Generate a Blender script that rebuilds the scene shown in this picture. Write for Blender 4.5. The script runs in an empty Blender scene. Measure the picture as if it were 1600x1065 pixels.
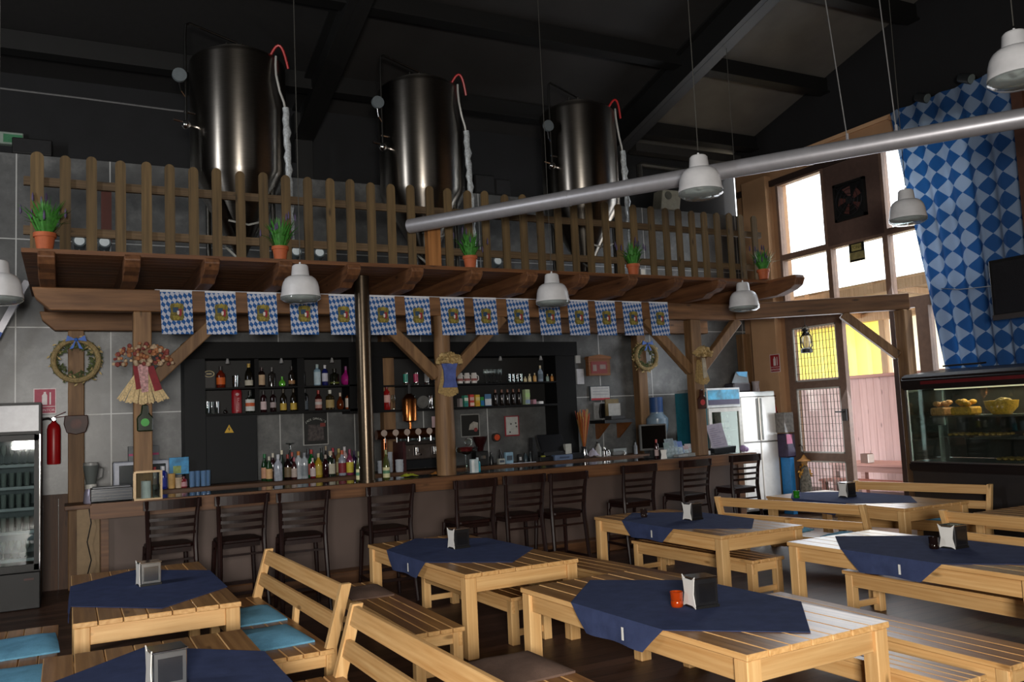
import bpy, bmesh, math, random
from mathutils import Vector, Matrix
random.seed(7)
sc = bpy.context.scene
col = sc.collection
PI = math.pi
R = math.radians
# ---------------------------------------------------------------- camera frame (also used to turn measured pixels into room points)
F = 1346.3; YAW = R(27.456); PIT = R(5.0209); ROL = R(-2.60033); EYE = 1.75
_cy, _sy, _cp, _sp, _c, _s = math.cos(YAW), math.sin(YAW), math.cos(PIT), math.sin(PIT), math.cos(ROL), math.sin(ROL)
FWD = Vector((_sy*_cp, _cy*_cp, _sp)); R0 = Vector((_cy, -_sy, 0)); D0 = Vector((_sy*_sp, _cy*_sp, -_cp))
def ray(x, y):
    a = (x-800)/F; b = (y-532.5)/F
    return FWD + (_c*a+_s*b)*R0 + (-_s*a+_c*b)*D0
def atz(x, y, z): d = ray(x, y); t = (z-EYE)/d.z; return Vector((d.x*t, d.y*t, z))
def aty(x, y, Y): d = ray(x, y); t = Y/d.y; return Vector((d.x*t, Y, EYE+d.z*t))
def atx(x, y, X): d = ray(x, y); t = X/d.x; return Vector((X, d.y*t, EYE+d.z*t))
cd = bpy.data.cameras.new('camera'); cam = bpy.data.objects.new('camera', cd); col.objects.link(cam)
cd.sensor_width = 36; cd.lens = F/1600*36; cd.clip_end = 200
ax = _c*R0 - _s*D0; ay = -(_s*R0 + _c*D0); az = -FWD
cam.matrix_world = Matrix(((ax.x, ay.x, az.x, 0), (ax.y, ay.y, az.y, 0), (ax.z, ay.z, az.z, EYE), (0, 0, 0, 1)))
sc.camera = cam
# ---------------------------------------------------------------- materials
def lin(c):
    c = c.lstrip('#'); c = c if len(c) == 6 else ''.join(q*2 for q in c); v = [int(c[i:i+2], 16)/255 for i in (0, 2, 4)]
    return tuple(q/12.92 if q <= .04045 else ((q+.055)/1.055)**2.4 for q in v)+(1,)
class NT:
    def __init__(s, name):
        s.m = bpy.data.materials.new(name); s.m.use_nodes = True; s.t = s.m.node_tree; s.b = s.t.nodes['Principled BSDF']; s.out = s.t.nodes['Material Output']
    def n(s, typ, **kw):
        nd = s.t.nodes.new('ShaderNode'+typ)
        for k, v in kw.items():
            if hasattr(nd, k) and k not in nd.inputs: setattr(nd, k, v)
            else: nd.inputs[k].default_value = v
        return nd
    def l(s, a, b): s.t.links.new(a, b)
    def math(s, op, a, b=None, c=None):
        nd = s.t.nodes.new('ShaderNodeMath'); nd.operation = op
        for i, q in enumerate((a, b, c)):
            if q is None: continue
            if isinstance(q, (int, float)): nd.inputs[i].default_value = q
            else: s.l(q, nd.inputs[i])
        return nd.outputs[0]
    def mix(s, fac, a, b, typ='MIX'):
        nd = s.t.nodes.new('ShaderNodeMix'); nd.data_type = 'RGBA'; nd.blend_type = typ
        for i, q in ((0, fac), (6, a), (7, b)):
            if isinstance(q, (int, float)): nd.inputs[i].default_value = q
            elif isinstance(q, tuple): nd.inputs[i].default_value = q
            else: s.l(q, nd.inputs[i])
        return nd.outputs[2]
    def ramp(s, fac, stops):
        nd = s.t.nodes.new('ShaderNodeValToRGB'); e = nd.color_ramp.elements
        while len(e) < len(stops): e.new(.5)
        for q, (p, c) in zip(e, stops): q.position = p; q.color = c
        s.l(fac, nd.inputs[0]); return nd.outputs[0]
    def obj(s): return s.n('TexCoord').outputs['Object']
    def xyz(s, v):
        nd = s.n('SeparateXYZ'); s.l(v, nd.inputs[0]); return nd.outputs
    def noise(s, vec, scale, detail=4, rough=.55):
        nd = s.n('TexNoise'); nd.inputs['Scale'].default_value = scale; nd.inputs['Detail'].default_value = detail; nd.inputs['Roughness'].default_value = rough
        if vec is not None: s.l(vec, nd.inputs['Vector'])
        return nd.outputs[0]
    def mapping(s, vec, scale, rot=(0, 0, 0)):
        nd = s.n('Mapping'); s.l(vec, nd.inputs[0]); nd.inputs['Scale'].default_value = scale; nd.inputs['Rotation'].default_value = rot; return nd.outputs[0]
    def bump(s, h, strength=.2, dist=.01):
        nd = s.n('Bump'); nd.inputs['Strength'].default_value = strength; nd.inputs['Distance'].default_value = dist; s.l(h, nd.inputs['Height']); s.l(nd.outputs[0], s.b.inputs['Normal'])
_mc = {}
def mat(c, rough=.5, metal=0, var=.12, spec=.5, scale=14, coat=0, key=None):
    """plain painted / metal / fabric surface: base colour with a faint procedural variation"""
    k = ('p', c, rough, metal, var, spec, scale, coat)
    if k in _mc: return _mc[k]
    t = NT('surface_'+c.strip('#')); b = t.b
    n = t.noise(t.obj(), scale, 3)
    c0 = lin(c); lo = tuple(max(0, q*(1-var)) for q in c0[:3])+(1,); hi = tuple(min(1, q*(1+var)) for q in c0[:3])+(1,)
    t.l(t.ramp(n, [(.3, lo), (.7, hi)]), b.inputs['Base Color'])
    b.inputs['Roughness'].default_value = rough; b.inputs['Metallic'].default_value = metal; b.inputs['Specular IOR Level'].default_value = spec
    b.inputs['Coat Weight'].default_value = coat
    _mc[k] = t.m; return t.m
def wood(name, light, dark, axis='y', rough=.45, plank=None, knots=True, ring=7, spec=.4, var=.35):
    k = ('w', name)
    if k in _mc: return _mc[k]
    t = NT(name); v = t.obj(); i = 'xyz'.index(axis)
    oi = t.n('ObjectInfo').outputs['Random']
    add = t.n('VectorMath', operation='ADD'); t.l(v, add.inputs[0])
    cmb = t.n('CombineXYZ'); t.l(t.math('MULTIPLY', oi, 37.0), cmb.inputs[i]); off = cmb
    pv = None
    if plank:
        pa, pw = plank; idx = t.math('FLOOR', t.math('DIVIDE', t.xyz(v)['xyz'.index(pa)], pw))
        wn = t.n('TexWhiteNoise', noise_dimensions='2D'); cc = t.n('CombineXYZ'); t.l(idx, cc.inputs[0]); t.l(oi, cc.inputs[1]); t.l(cc.outputs[0], wn.inputs['Vector']); pv = wn.outputs['Value']
        t.l(t.math('MULTIPLY_ADD', pv, 11.0, t.math('MULTIPLY', oi, 37.0)), cmb.inputs[i])
    t.l(off.outputs[0], add.inputs[1]); v = add.outputs[0]
    sc_ = [ring*2.2]*3; sc_[i] = .9
    g = t.noise(t.mapping(v, sc_), 1.6, 6, .62)
    sc2 = [70]*3; sc2[i] = 2.2
    fine = t.noise(t.mapping(v, sc2), 1.5, 3)
    wv = t.n('TexWave', wave_type='RINGS', rings_direction='XYZ'['xyz'.index(axis)]); sw = [ring]*3; sw[i] = .22
    t.l(t.mapping(v, sw), wv.inputs['Vector']); wv.inputs['Scale'].default_value = 1.3; wv.inputs['Distortion'].default_value = 9; wv.inputs['Detail'].default_value = 3; wv.inputs['Detail Scale'].default_value = .8
    f = t.math('ADD', t.math('MULTIPLY', g, .72), t.math('ADD', t.math('MULTIPLY', fine, .2), t.math('MULTIPLY', wv.outputs['Fac'], .1)))
    c = t.ramp(f, [(.28, lin(dark)), (.72, lin(light))])
    if knots:
        vo = t.n('TexVoronoi'); sk = [6.5]*3; sk[i] = 2.0; t.l(t.mapping(v, sk), vo.inputs['Vector']); vo.inputs['Scale'].default_value = 1.0
        kf = t.ramp(vo.outputs['Distance'], [(.055, (1, 1, 1, 1)), (.13, (0, 0, 0, 1))])
        kd = tuple(q*.35 for q in lin(dark)[:3])+(1,)
        c = t.mix(t.math('MULTIPLY', kf, .75), c, kd)
    r = pv if pv is not None else oi
    hsv = t.n('HueSaturation'); t.l(c, hsv.inputs['Color']); t.l(t.math('MULTIPLY_ADD', r, var, 1-var/2), hsv.inputs['Value'])
    t.l(hsv.outputs[0], t.b.inputs['Base Color']); t.b.inputs['Roughness'].default_value = rough; t.b.inputs['Specular IOR Level'].default_value = spec
    t.bump(f, .15, .004)
    _mc[k] = t.m; return t.m
def glass(name='clear_glass', tint='#e8f0ee', trans=.8, rough=.03, refl=.9):
    k = ('g', name)
    if k in _mc: return _mc[k]
    t = NT(name); tr = t.n('BsdfTransparent'); tr.inputs[0].default_value = lin(tint)
    gl = t.n('BsdfGlossy'); gl.inputs['Roughness'].default_value = rough; gl.inputs['Color'].default_value = (1, 1, 1, 1)
    df = t.n('BsdfDiffuse'); df.inputs[0].default_value = lin(tint)
    m0 = t.n('MixShader'); m0.inputs[0].default_value = max(0, .9-trans)*.8; t.l(tr.outputs[0], m0.inputs[1]); t.l(df.outputs[0], m0.inputs[2])
    fr = t.n('Fresnel'); fr.inputs[0].default_value = 1.45
    mx = t.n('MixShader'); t.l(t.math('MULTIPLY_ADD', fr.outputs[0], refl, refl*.02), mx.inputs[0]); t.l(m0.outputs[0], mx.inputs[1]); t.l(gl.outputs[0], mx.inputs[2]); t.l(mx.outputs[0], t.out.inputs[0])
    _mc[k] = t.m; return t.m
def emit(name, c, s):
    k = ('e', name)
    if k in _mc: return _mc[k]
    t = NT(name); t.b.inputs['Base Color'].default_value = lin(c); t.b.inputs['Emission Color'].default_value = lin(c); t.b.inputs['Emission Strength'].default_value = s
    _mc[k] = t.m; return t.m
# ---------------------------------------------------------------- mesh building
class MB:
    def __init__(s): s.v = []; s.f = []; s.mi = []; s.cur = 0
    def add(s, vs, fs):
        o = len(s.v); s.v += [tuple(q) for q in vs]; s.f += [tuple(i+o for i in q) for q in fs]; s.mi += [s.cur]*len(fs); return s
    def m(s, i): s.cur = i; return s
    def box(s, x0, x1, y0, y1, z0, z1):
        return s.add([(x0,y0,z0),(x1,y0,z0),(x1,y1,z0),(x0,y1,z0),(x0,y0,z1),(x1,y0,z1),(x1,y1,z1),(x0,y1,z1)],
                     [(0,3,2,1),(4,5,6,7),(0,1,5,4),(1,2,6,5),(2,3,7,6),(3,0,4,7)])
    def beam(s, p0, p1, w, h, up=(0,0,1)):
        p0, p1, up = Vector(p0), Vector(p1), Vector(up); d = (p1-p0).normalized(); x = d.cross(up)
        if x.length < 1e-5: x = d.cross(Vector((0,1,0)))
        x.normalize(); y = x.cross(d); a, b = x*w/2, y*h/2
        return s.add([p0-a-b,p0+a-b,p0+a+b,p0-a+b,p1-a-b,p1+a-b,p1+a+b,p1-a+b],[(0,3,2,1),(4,5,6,7),(0,1,5,4),(1,2,6,5),(2,3,7,6),(3,0,4,7)])
    def cyl(s, p0, p1, r0, r1=None, n=16, cap=True):
        r1 = r0 if r1 is None else r1; p0, p1 = Vector(p0), Vector(p1); d = (p1-p0).normalized()
        x = d.cross(Vector((0,0,1)));
        if x.length < 1e-4: x = Vector((1,0,0))
        x.normalize(); y = d.cross(x); vs = []
        for p, r in ((p0,r0),(p1,r1)): vs += [p+(x*math.cos(2*PI*i/n)+y*math.sin(2*PI*i/n))*r for i in range(n)]
        fs = [(i,(i+1)%n,n+(i+1)%n,n+i) for i in range(n)]
        if cap: fs += [tuple(range(n))[::-1], tuple(range(n,2*n))]
        return s.add(vs, fs)
    def lathe(s, prof, n=20, cx=0, cy=0, cz=0, a0=0, a1=2*PI):
        full = abs(a1-a0-2*PI) < 1e-6; m = n if full else n+1; vs = []; fs = []
        for r, z in prof: vs += [(cx+r*math.cos(a0+(a1-a0)*i/n), cy+r*math.sin(a0+(a1-a0)*i/n), cz+z) for i in range(m)]
        for k in range(len(prof)-1):
            for i in range(n):
                j = (i+1) % m; fs.append((k*m+i, k*m+j, (k+1)*m+j, (k+1)*m+i))
        if full:
            if prof[0][0] > 1e-4: fs.append(tuple(range(m))[::-1])
            if prof[-1][0] > 1e-4: fs.append(tuple((len(prof)-1)*m+i for i in range(m)))
        return s.add(vs, fs)
    def shell(s, prof, n=20, cx=0, cy=0, cz=0):
        m = n; vs = []; fs = []
        for r, z in prof: vs += [(cx+r*math.cos(2*PI*i/n), cy+r*math.sin(2*PI*i/n), cz+z) for i in range(m)]
        for k in range(len(prof)-1):
            for i in range(n): j = (i+1) % m; fs.append((k*m+i, k*m+j, (k+1)*m+j, (k+1)*m+i))
        return s.add(vs, fs)
    def tube(s, pts, r, n=8, closed=False):
        pts = [Vector(p) for p in pts]; N = len(pts); vs = []; fs = []; px = None
        for i, p in enumerate(pts):
            a = pts[(i-1) % N] if closed or i else p; b = pts[(i+1) % N] if closed or i < N-1 else p
            d = (b-a).normalized()
            if px is None:
                px = d.cross(Vector((0,0,1)));
                if px.length < 1e-3: px = d.cross(Vector((1,0,0)))
            px = (px-d*px.dot(d)).normalized(); y = d.cross(px); rr = r[i] if isinstance(r, (list,tuple)) else r
            vs += [p+(px*math.cos(2*PI*k/n)+y*math.sin(2*PI*k/n))*rr for k in range(n)]
        for i in range(N if closed else N-1):
            j = (i+1) % N
            for k in range(n): fs.append((i*n+k, i*n+(k+1)%n, j*n+(k+1)%n, j*n+k))
        if not closed: fs += [tuple(range(n))[::-1], tuple((N-1)*n+k for k in range(n))]
        return s.add(vs, fs)
    def prism(s, poly, axis, a0, a1):
        """extrude a 2D polygon along an axis (x: poly=(y,z); y: poly=(x,z); z: poly=(x,y))"""
        n = len(poly); P = {'x': lambda q,a:(a,q[0],q[1]), 'y': lambda q,a:(q[0],a,q[1]), 'z': lambda q,a:(q[0],q[1],a)}[axis]
        return s.add([P(q,a0) for q in poly]+[P(q,a1) for q in poly], [tuple(range(n)), tuple(range(n,2*n))[::-1]]+[(i,n+i,n+(i+1)%n,(i+1)%n) for i in range(n)])
    def ball(s, c, r, n=10, m=6, sz=1, sx=1, sy=1):
        prof = [(math.sin(PI*i/m), -math.cos(PI*i/m)) for i in range(m+1)]; vs = []; fs = []
        for a, z in prof: vs += [(c[0]+r*sx*a*math.cos(2*PI*i/n), c[1]+r*sy*a*math.sin(2*PI*i/n), c[2]+r*sz*z) for i in range(n)]
        for k in range(m):
            for i in range(n): j = (i+1) % n; fs.append((k*n+i,k*n+j,(k+1)*n+j,(k+1)*n+i))
        return s.add(vs, fs)
    def quad(s, a, b, c, d): return s.add([a,b,c,d],[(0,1,2,3)])
    def build(s, name, mats, parent=None, smooth=False, bevel=0, loc=None, rot=None, seg=1):
        me = bpy.data.meshes.new(name); me.from_pydata(s.v, [], s.f)
        for q in (mats if isinstance(mats, (list,tuple)) else [mats]): me.materials.append(q)
        for p, i in zip(me.polygons, s.mi): p.material_index = i
        bm = bmesh.new(); bm.from_mesh(me); bmesh.ops.remove_doubles(bm, verts=bm.verts, dist=1e-6); bmesh.ops.recalc_face_normals(bm, faces=bm.faces)
        if bevel:
            es = [e for e in bm.edges if len(e.link_faces) == 2 and e.calc_face_angle(0) > .6]
            bmesh.ops.bevel(bm, geom=es, offset=bevel, segments=seg, affect='EDGES', clamp_overlap=True)
        bm.to_mesh(me); bm.free()
        if smooth:
            for p in me.polygons: p.use_smooth = True
            try: me.set_sharp_from_angle(angle=R(38))
            except Exception: pass
        o = bpy.data.objects.new(name, me); col.objects.link(o)
        if parent is not None: o.parent = parent
        if loc is not None: o.location = loc
        if rot is not None: o.rotation_euler = rot
        return o
def top_face(o, m):  # separate material on upward faces, used to paint in their shade
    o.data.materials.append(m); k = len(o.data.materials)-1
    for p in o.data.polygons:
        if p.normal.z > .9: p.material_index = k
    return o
def tag(o, label=None, cat=None, group=None, kind=None):
    for k, v in (('label',label),('category',cat),('group',group),('kind',kind)):
        if v: o[k] = v
    return o
def thing(name, label, cat, loc=(0,0,0), rz=0, group=None):
    o = bpy.data.objects.new(name, None); col.objects.link(o); o.location = loc; o.rotation_euler = (0,0,rz); o.empty_display_size = .1
    return tag(o, label, cat, group)
def copy_tree(o, parent=None, first=True, **kw):
    c = o.copy(); col.objects.link(c)
    if parent is not None: c.parent = parent
    for ch in list(o.children): copy_tree(ch, c)
    for k, v in kw.items():
        if k == 'loc': c.location = v
        elif k == 'rz': c.rotation_euler = (0,0,v)
        else: c[k] = v
    return c
def struct(o): o['kind'] = 'structure'; return o
def text(s, size, loc, rot, m, parent=None, name='lettering', ext=.0008, align='CENTER'):
    cu = bpy.data.curves.new(name, 'FONT'); cu.body = s; cu.size = size; cu.align_x = align; cu.align_y = 'CENTER'; cu.extrude = ext
    f = bpy.data.objects.new('lettering_curve', cu); col.objects.link(f); dg = bpy.context.evaluated_depsgraph_get(); dg.update()
    me = bpy.data.meshes.new_from_object(f.evaluated_get(dg)); bpy.data.objects.remove(f); me.materials.clear(); me.materials.append(m)
    o = bpy.data.objects.new(name, me); col.objects.link(o); o.location = loc; o.rotation_euler = rot
    if parent is not None: o.parent = parent
    return o
FACE_Y = (PI/2, 0, 0); FACE_X = (PI/2, 0, -PI/2)
ORD = 'first second third fourth fifth sixth seventh eighth ninth tenth eleventh twelfth thirteenth fourteenth fifteenth sixteenth seventeenth eighteenth nineteenth twentieth'.split()
# shared materials
M_black = mat('#141414', .5); M_blackgloss = mat('#0c0c0d', .2); M_white = mat('#e6e6e2', .5, var=.04); M_steel = mat('#b9bab8', .28, 1, .06); M_chrome = mat('#d8d8d8', .12, 1, .03)
M_dark = mat('#232324', .45); M_glass = glass('clear_glass', '#eef4f2', .9); M_copper = mat('#b4703c', .25, 1, .08); M_red = mat('#a51016', .35); M_darkglass = glass('smoked_glass', '#4a4640', .6)
PINE_V = wood('pine_legs', '#efc78c', '#cd9a5e', 'z', .42, var=.22, ring=9)
PINE_X = wood('pine_rails_across', '#efc78c', '#cd9a5e', 'x', .42, var=.22, ring=9)
PINE_Y = wood('pine_rails_along', '#ebc084', '#c79154', 'y', .42, var=.22, ring=9)
TOP = wood('varnished_table_planks', '#b98d5c', '#83572f', 'y', .33, ('x', .1335), var=.3, ring=9, spec=.55)
SEAT = wood('varnished_bench_planks', '#b5824a', '#7b4c26', 'y', .33, ('x', .1), var=.3, ring=9, spec=.55)
DWOOD_X = wood('stained_timber_lengthwise', '#86603f', '#4b321f', 'x', .6, ring=5, var=.3)
DWOOD_Y = wood('stained_timber_crosswise', '#7d5435', '#45291a', 'y', .6, ring=5, var=.3)
DWOOD_V = wood('stained_timber_upright', '#8d6c49', '#573d28', 'z', .6, ring=5, var=.25)
FENCE = wood('weathered_picket', '#6d5838', '#413422', 'z', .75, ring=6, var=.35)
STOOL = wood('dark_polished_beech', '#26120f', '#140908', 'z', .42, knots=False, ring=6, spec=.25)
NAVY = None
def fabric(name, c, sc_=420):
    k = ('f', name)
    if k in _mc: return _mc[k]
    t = NT(name); v = t.obj(); n = t.noise(v, 9, 4); w = t.noise(t.mapping(v, (1, 1, 1)), sc_, 1)
    c0 = lin(c); lo = tuple(q*.72 for q in c0[:3])+(1,); hi = tuple(min(1, q*1.25) for q in c0[:3])+(1,)
    t.l(t.ramp(t.math('ADD', t.math('MULTIPLY', n, .6), t.math('MULTIPLY', w, .4)), [(.3, lo), (.7, hi)]), t.b.inputs['Base Color'])
    t.b.inputs['Roughness'].default_value = .95; t.b.inputs['Specular IOR Level'].default_value = .14; t.bump(w, .2, .002)
    _mc[k] = t.m; return t.m
NAVY = fabric('navy_woven_cloth', '#3b4567'); TEAL = fabric('sky_blue_cushion_cloth', '#6aa3c2', 200); BROWN = fabric('taupe_cushion_cloth', '#6f5a4f', 200)
# ================================================================ the room
XR, YB, YF, XL = 10.6, 11.5, -4.5, -4.5       # right wall, back wall, wall behind the viewer, left wall
def roofz(y): return 6.25 + .27*(11.5-y)
t = NT('dark_floor_boards'); v = t.obj(); X, Y, Z = t.xyz(v)
pi_ = t.math('FLOOR', t.math('DIVIDE', Y, .14)); wn = t.n('TexWhiteNoise', noise_dimensions='1D'); t.l(pi_, wn.inputs['W'])
gr = t.noise(t.mapping(v, (1.2, 22, 1)), 2.5, 6)
c = t.ramp(t.math('ADD', t.math('MULTIPLY', gr, .7), t.math('MULTIPLY', wn.outputs['Value'], .3)), [(.25, lin('#2a1a13')), (.75, lin('#5c4133'))])
fr = t.math('FRACT', t.math('DIVIDE', Y, .14)); gap = t.math('LESS_THAN', fr, .05)
c = t.mix(gap, c, lin('#0c0806')); t.l(c, t.b.inputs['Base Color']); t.b.inputs['Roughness'].default_value = .42; t.b.inputs['Specular IOR Level'].default_value = .3; t.bump(t.math('SUBTRACT', 1, gap), .3, .003)
M_floor = t.m
struct(MB().box(XL, 19, YF, 19, -.1, 0).build('floor', M_floor))
# back wall: concrete-look tiles below, black paint above
t = NT('concrete_tiles'); v = t.obj(); X, Y, Z = t.xyz(v)
n1 = t.noise(v, 1.7, 8, .62); n2 = t.noise(v, 5, 6, .7)
base = t.ramp(t.math('ADD', t.math('MULTIPLY', n1, .6), t.math('MULTIPLY', n2, .4)), [(.36, lin('#474848')), (.52, lin('#5c5d5d')), (.62, lin('#737473')), (.74, lin('#a2a3a2'))])
gx = t.math('FRACT', t.math('DIVIDE', t.math('ADD', X, .534), 1.006)); gz = t.math('FRACT', t.math('DIVIDE', t.math('SUBTRACT', Z, 1.998), 1.045))
g = t.math('MAXIMUM', t.math('LESS_THAN', gx, .014), t.math('LESS_THAN', gz, .012))
wn = t.n('TexWhiteNoise', noise_dimensions='2D'); cc = t.n('CombineXYZ'); t.l(t.math('FLOOR', t.math('DIVIDE', t.math('ADD', X, .534), 1.006)), cc.inputs[0]); t.l(t.math('FLOOR', t.math('DIVIDE', t.math('SUBTRACT', Z, 1.998), 1.045)), cc.inputs[1]); t.l(cc.outputs[0], wn.inputs['Vector'])
hs = t.n('HueSaturation'); t.l(base, hs.inputs['Color']); t.l(t.math('MULTIPLY_ADD', wn.outputs['Value'], .2, .9), hs.inputs['Value'])
t.l(t.mix(g, hs.outputs[0], lin('#b9bab8')), t.b.inputs['Base Color']); t.b.inputs['Roughness'].default_value = .34; t.bump(t.math('SUBTRACT', n2, g), .12, .004)
M_tile = t.m
M_blackwall = mat('#101114', .8, var=.25, scale=3); M_tan = mat('#a8815f', .7, var=.06, scale=3); M_tan_l = mat('#c39b76', .7, var=.06, scale=3); M_gable = mat('#0d0d10', .8, var=.2, scale=2)
M_rust = mat('#33231c', .7, var=.2)
struct(MB().box(XL, XR+.2, YB, YB+.24, 0, 5.12).m(1).box(XL, XR+.2, YB+.24, YB+.4, 5.0, roofz(YB)+.2).build('wall_back', [M_tile, M_blackwall]))
struct(MB().box(XL-.2, XL, YF, YB+.2, 0, 10.8).build('wall_left', M_blackwall))
struct(MB().box(XL-.2, XR+.2, YF-.2, YF, 0, 10.8).build('wall_front', M_blackwall))
WPANEL = wood('brown_wainscot_boards', '#5a3a22', '#2d1b10', 'z', .55, ('x', .16), ring=5, var=.35)
w = MB()
for i in range(14): w.box(-2+i*.16, -2+i*.16+.154, YB-.03, YB-.001, 0, 1.07)
struct(w.box(-2, .24, YB-.035, YB-.001, 1.04, 1.09).build('trim_1', WPANEL))
# right wall pieces round the glazed front
rw = MB(); T = XR+.2
rw.box(XR, T, 10.5, YB, 0, 5.45)                      # plaster beside the glazing
rw.box(XR, T, YF, YB, 5.45, 5.86)                    # strip over the glazing
rw.box(XR, T, YF, 6.9, 0, 5.45)
rw.m(1).box(XR-.14, XR, 10.64, 11.2, 0, 5.6)           # pilaster
rw.box(XR-.03, XR, YF, YB-.02, 5.8, 5.86)              # pale ledge on top of the plaster
rw.m(2).box(XR, T, YF, YB, 5.86, 10.8)
rw.m(3).box(XR-.05, XR, 5.2, 11.45, 5.42, 5.52)         # rust brown steel member above the glazing
struct(rw.build('wall_right', [M_tan, M_tan_l, M_gable, M_rust]))
# roof
M_roof = mat('#7a7872', .8, var=.15, scale=2)
M_steelblk = mat('#090909', .6, var=.2)
rf = MB()
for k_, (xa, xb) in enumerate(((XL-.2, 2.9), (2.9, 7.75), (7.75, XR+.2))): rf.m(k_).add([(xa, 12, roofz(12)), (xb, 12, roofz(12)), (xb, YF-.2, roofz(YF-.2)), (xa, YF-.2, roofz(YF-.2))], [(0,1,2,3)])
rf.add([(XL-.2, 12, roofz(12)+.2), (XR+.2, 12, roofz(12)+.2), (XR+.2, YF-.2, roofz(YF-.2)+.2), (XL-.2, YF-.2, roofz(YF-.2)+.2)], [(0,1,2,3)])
struct(rf.build('ceiling', [mat('#121111', .85, var=.2), mat('#211f1e', .85, var=.2, scale=2), mat('#5e5b56', .8, var=.15, scale=2)]))  # bays get paler rightward: falloff of the window light painted into their colours
k = 1
for y in (10.95, 9.35, 7.7, 6.0, 4.3, 2.6):
    struct(MB().box(XL, XR, y-.06, y+.06, roofz(y)-.24, roofz(y)-.02).box(XL, XR, y-.1, y+.1, roofz(y)-.26, roofz(y)-.235).build('beam', M_steelblk)); k += 1
for x in (7.75, 2.9, -1.9):
    p = MB()
    for dz, w_, h in ((-.34, .08, .46), (-.56, .26, .03), (-.11, .26, .03)):
        p.beam((x, 11.6, roofz(11.6)+dz), (x, YF, roofz(YF)+dz), w_, h, (1, 0, 0) if False else (0, 0, 1))
    struct(p.build('beam', M_steelblk))
    struct(MB().box(x-.12, x+.12, YB+.02, YB+.24, 5.12, roofz(YB)-.2).build('column', M_steelblk))
# red steel member and conduit high on the back wall
a, b = aty(-60, 52, 11.6), aty(293, 92, 11.6)
tag(MB().beam((a.x, 11.6, a.z), (b.x, 11.6, a.z), .1, .19).build('steel_girder', mat('#8a1a16', .5)), 'red painted steel girder high up to the left of the first tank', 'girder')
tag(MB().tube([(-1.2, YB+.225, 5.98), (.2, YB+.225, 5.97), (1.2, YB+.225, 5.95), (2.2, YB+.225, 5.95)], .012, 6).build('wall_cable', mat('#6b6b6b', .6)), 'thin grey cable running along the black wall behind the first tank', 'cable')
# ---- glazing of the right wall: frames, panes, brown panel, fan, door
FR = mat('#7d6456', .5, var=.12)
def frame_box(m, y0, y1, z0, z1): m.box(XR-.03, XR+.09, y0, y1, z0, z1)
def win(name, y0, y1, z0, z1, fw=.05):
    root = bpy.data.objects.new(name, None); col.objects.link(root); struct(root)
    m = MB(); frame_box(m, y0, y0+fw, z0, z1); frame_box(m, y1-fw, y1, z0, z1); frame_box(m, y0+fw, y1-fw, z0, z0+fw); frame_box(m, y0+fw, y1-fw, z1-fw, z1)
    m.build('window_frame', FR, root)
    MB().box(XR+.02, XR+.03, y0+fw, y1-fw, z0+fw, z1-fw).build('window_pane', M_pane, root)
    return root
M_pane = glass('window_glass', '#fbfdfd', .96, .02, .35)
win('window_1', 9.5, 10.52, 4.17, 5.44); win('window_2', 7.35, 8.45, 4.17, 5.44)
win('window_3', 9.5, 10.52, 3.13, 4.17, .045); win('window_4', 8.45, 9.5, 3.13, 4.17, .045); win('window_5', 7.35, 8.45, 3.13, 4.17, .045)
win('window_6', 6.9, 7.35, 4.17, 5.44); win('window_7', 6.9, 7.35, 3.13, 4.17, .045)
win('window_8', 7.95, 8.42, 0, 3.13, .1); win('window_9', 6.9, 7.95, 0, 3.13, .1)
pn = bpy.data.objects.new('window_10', None); col.objects.link(pn); struct(pn)
MB().box(XR-.02, XR+.06, 8.45, 9.5, 4.17, 5.44).build('window_panel', mat('#5f4a42', .6, var=.1), pn)
fan = thing('extractor_fan', 'square black extractor fan set in the brown panel between the upper windows', 'fan', (XR-.02, 9.0, 4.79))
MB().box(-.05, 0, -.29, .29, -.29, -.25).box(-.05, 0, -.29, .29, .25, .29).box(-.05, 0, -.29, -.25, -.29, .29).box(-.05, 0, .25, .29, -.29, .29).box(-.008, .0, -.27, .27, -.27, .27).build('housing', M_black, fan)
m = MB()
for i in range(5):
    a = 2*PI*i/5
    m.add([(-.02, .05*math.cos(a), .05*math.sin(a)), (-.045, .22*math.cos(a-.25), .22*math.sin(a-.25)), (-.015, .22*math.cos(a+.35), .22*math.sin(a+.35)), (-.012, .06*math.cos(a+.5), .06*math.sin(a+.5))], [(0,1,2,3)])
m.build('fan_blades', mat('#5a3733', .4), fan); MB().cyl((-.05, 0, 0), (-.005, 0, 0), .06).build('hub', M_dark, fan)
m = MB()
for r in (.1, .17, .24): m.tube([(-.055, r*math.cos(2*PI*i/24), r*math.sin(2*PI*i/24)) for i in range(24)], .004, 5, True)
m.beam((-.055, -.25, -.25), (-.055, .25, .25), .008, .008).beam((-.055, -.25, .25), (-.055, .25, -.25), .008, .008).build('guard', mat('#3a3a40', .4, .6), fan)
sg = thing('window_sign', 'small black and yellow notice stuck on the window pane below the fan', 'sign', (XR-.012, 8.98, 4.0))
MB().box(0, .008, -.14, .14, -.15, .14).build('board', mat('#151712', .5), sg)
MB().box(-.003, 0, -.09, .09, .01, .11).build('upper_panel', mat('#a79d62', .5, var=.2), sg); MB().box(-.003, 0, -.13, .13, -.12, -.01).build('lower_panel', mat('#8d8558', .5, var=.25), sg)
text('ZONA', .07, (-.005, 0, .06), FACE_X, mat('#55502c', .5), sg)
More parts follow.
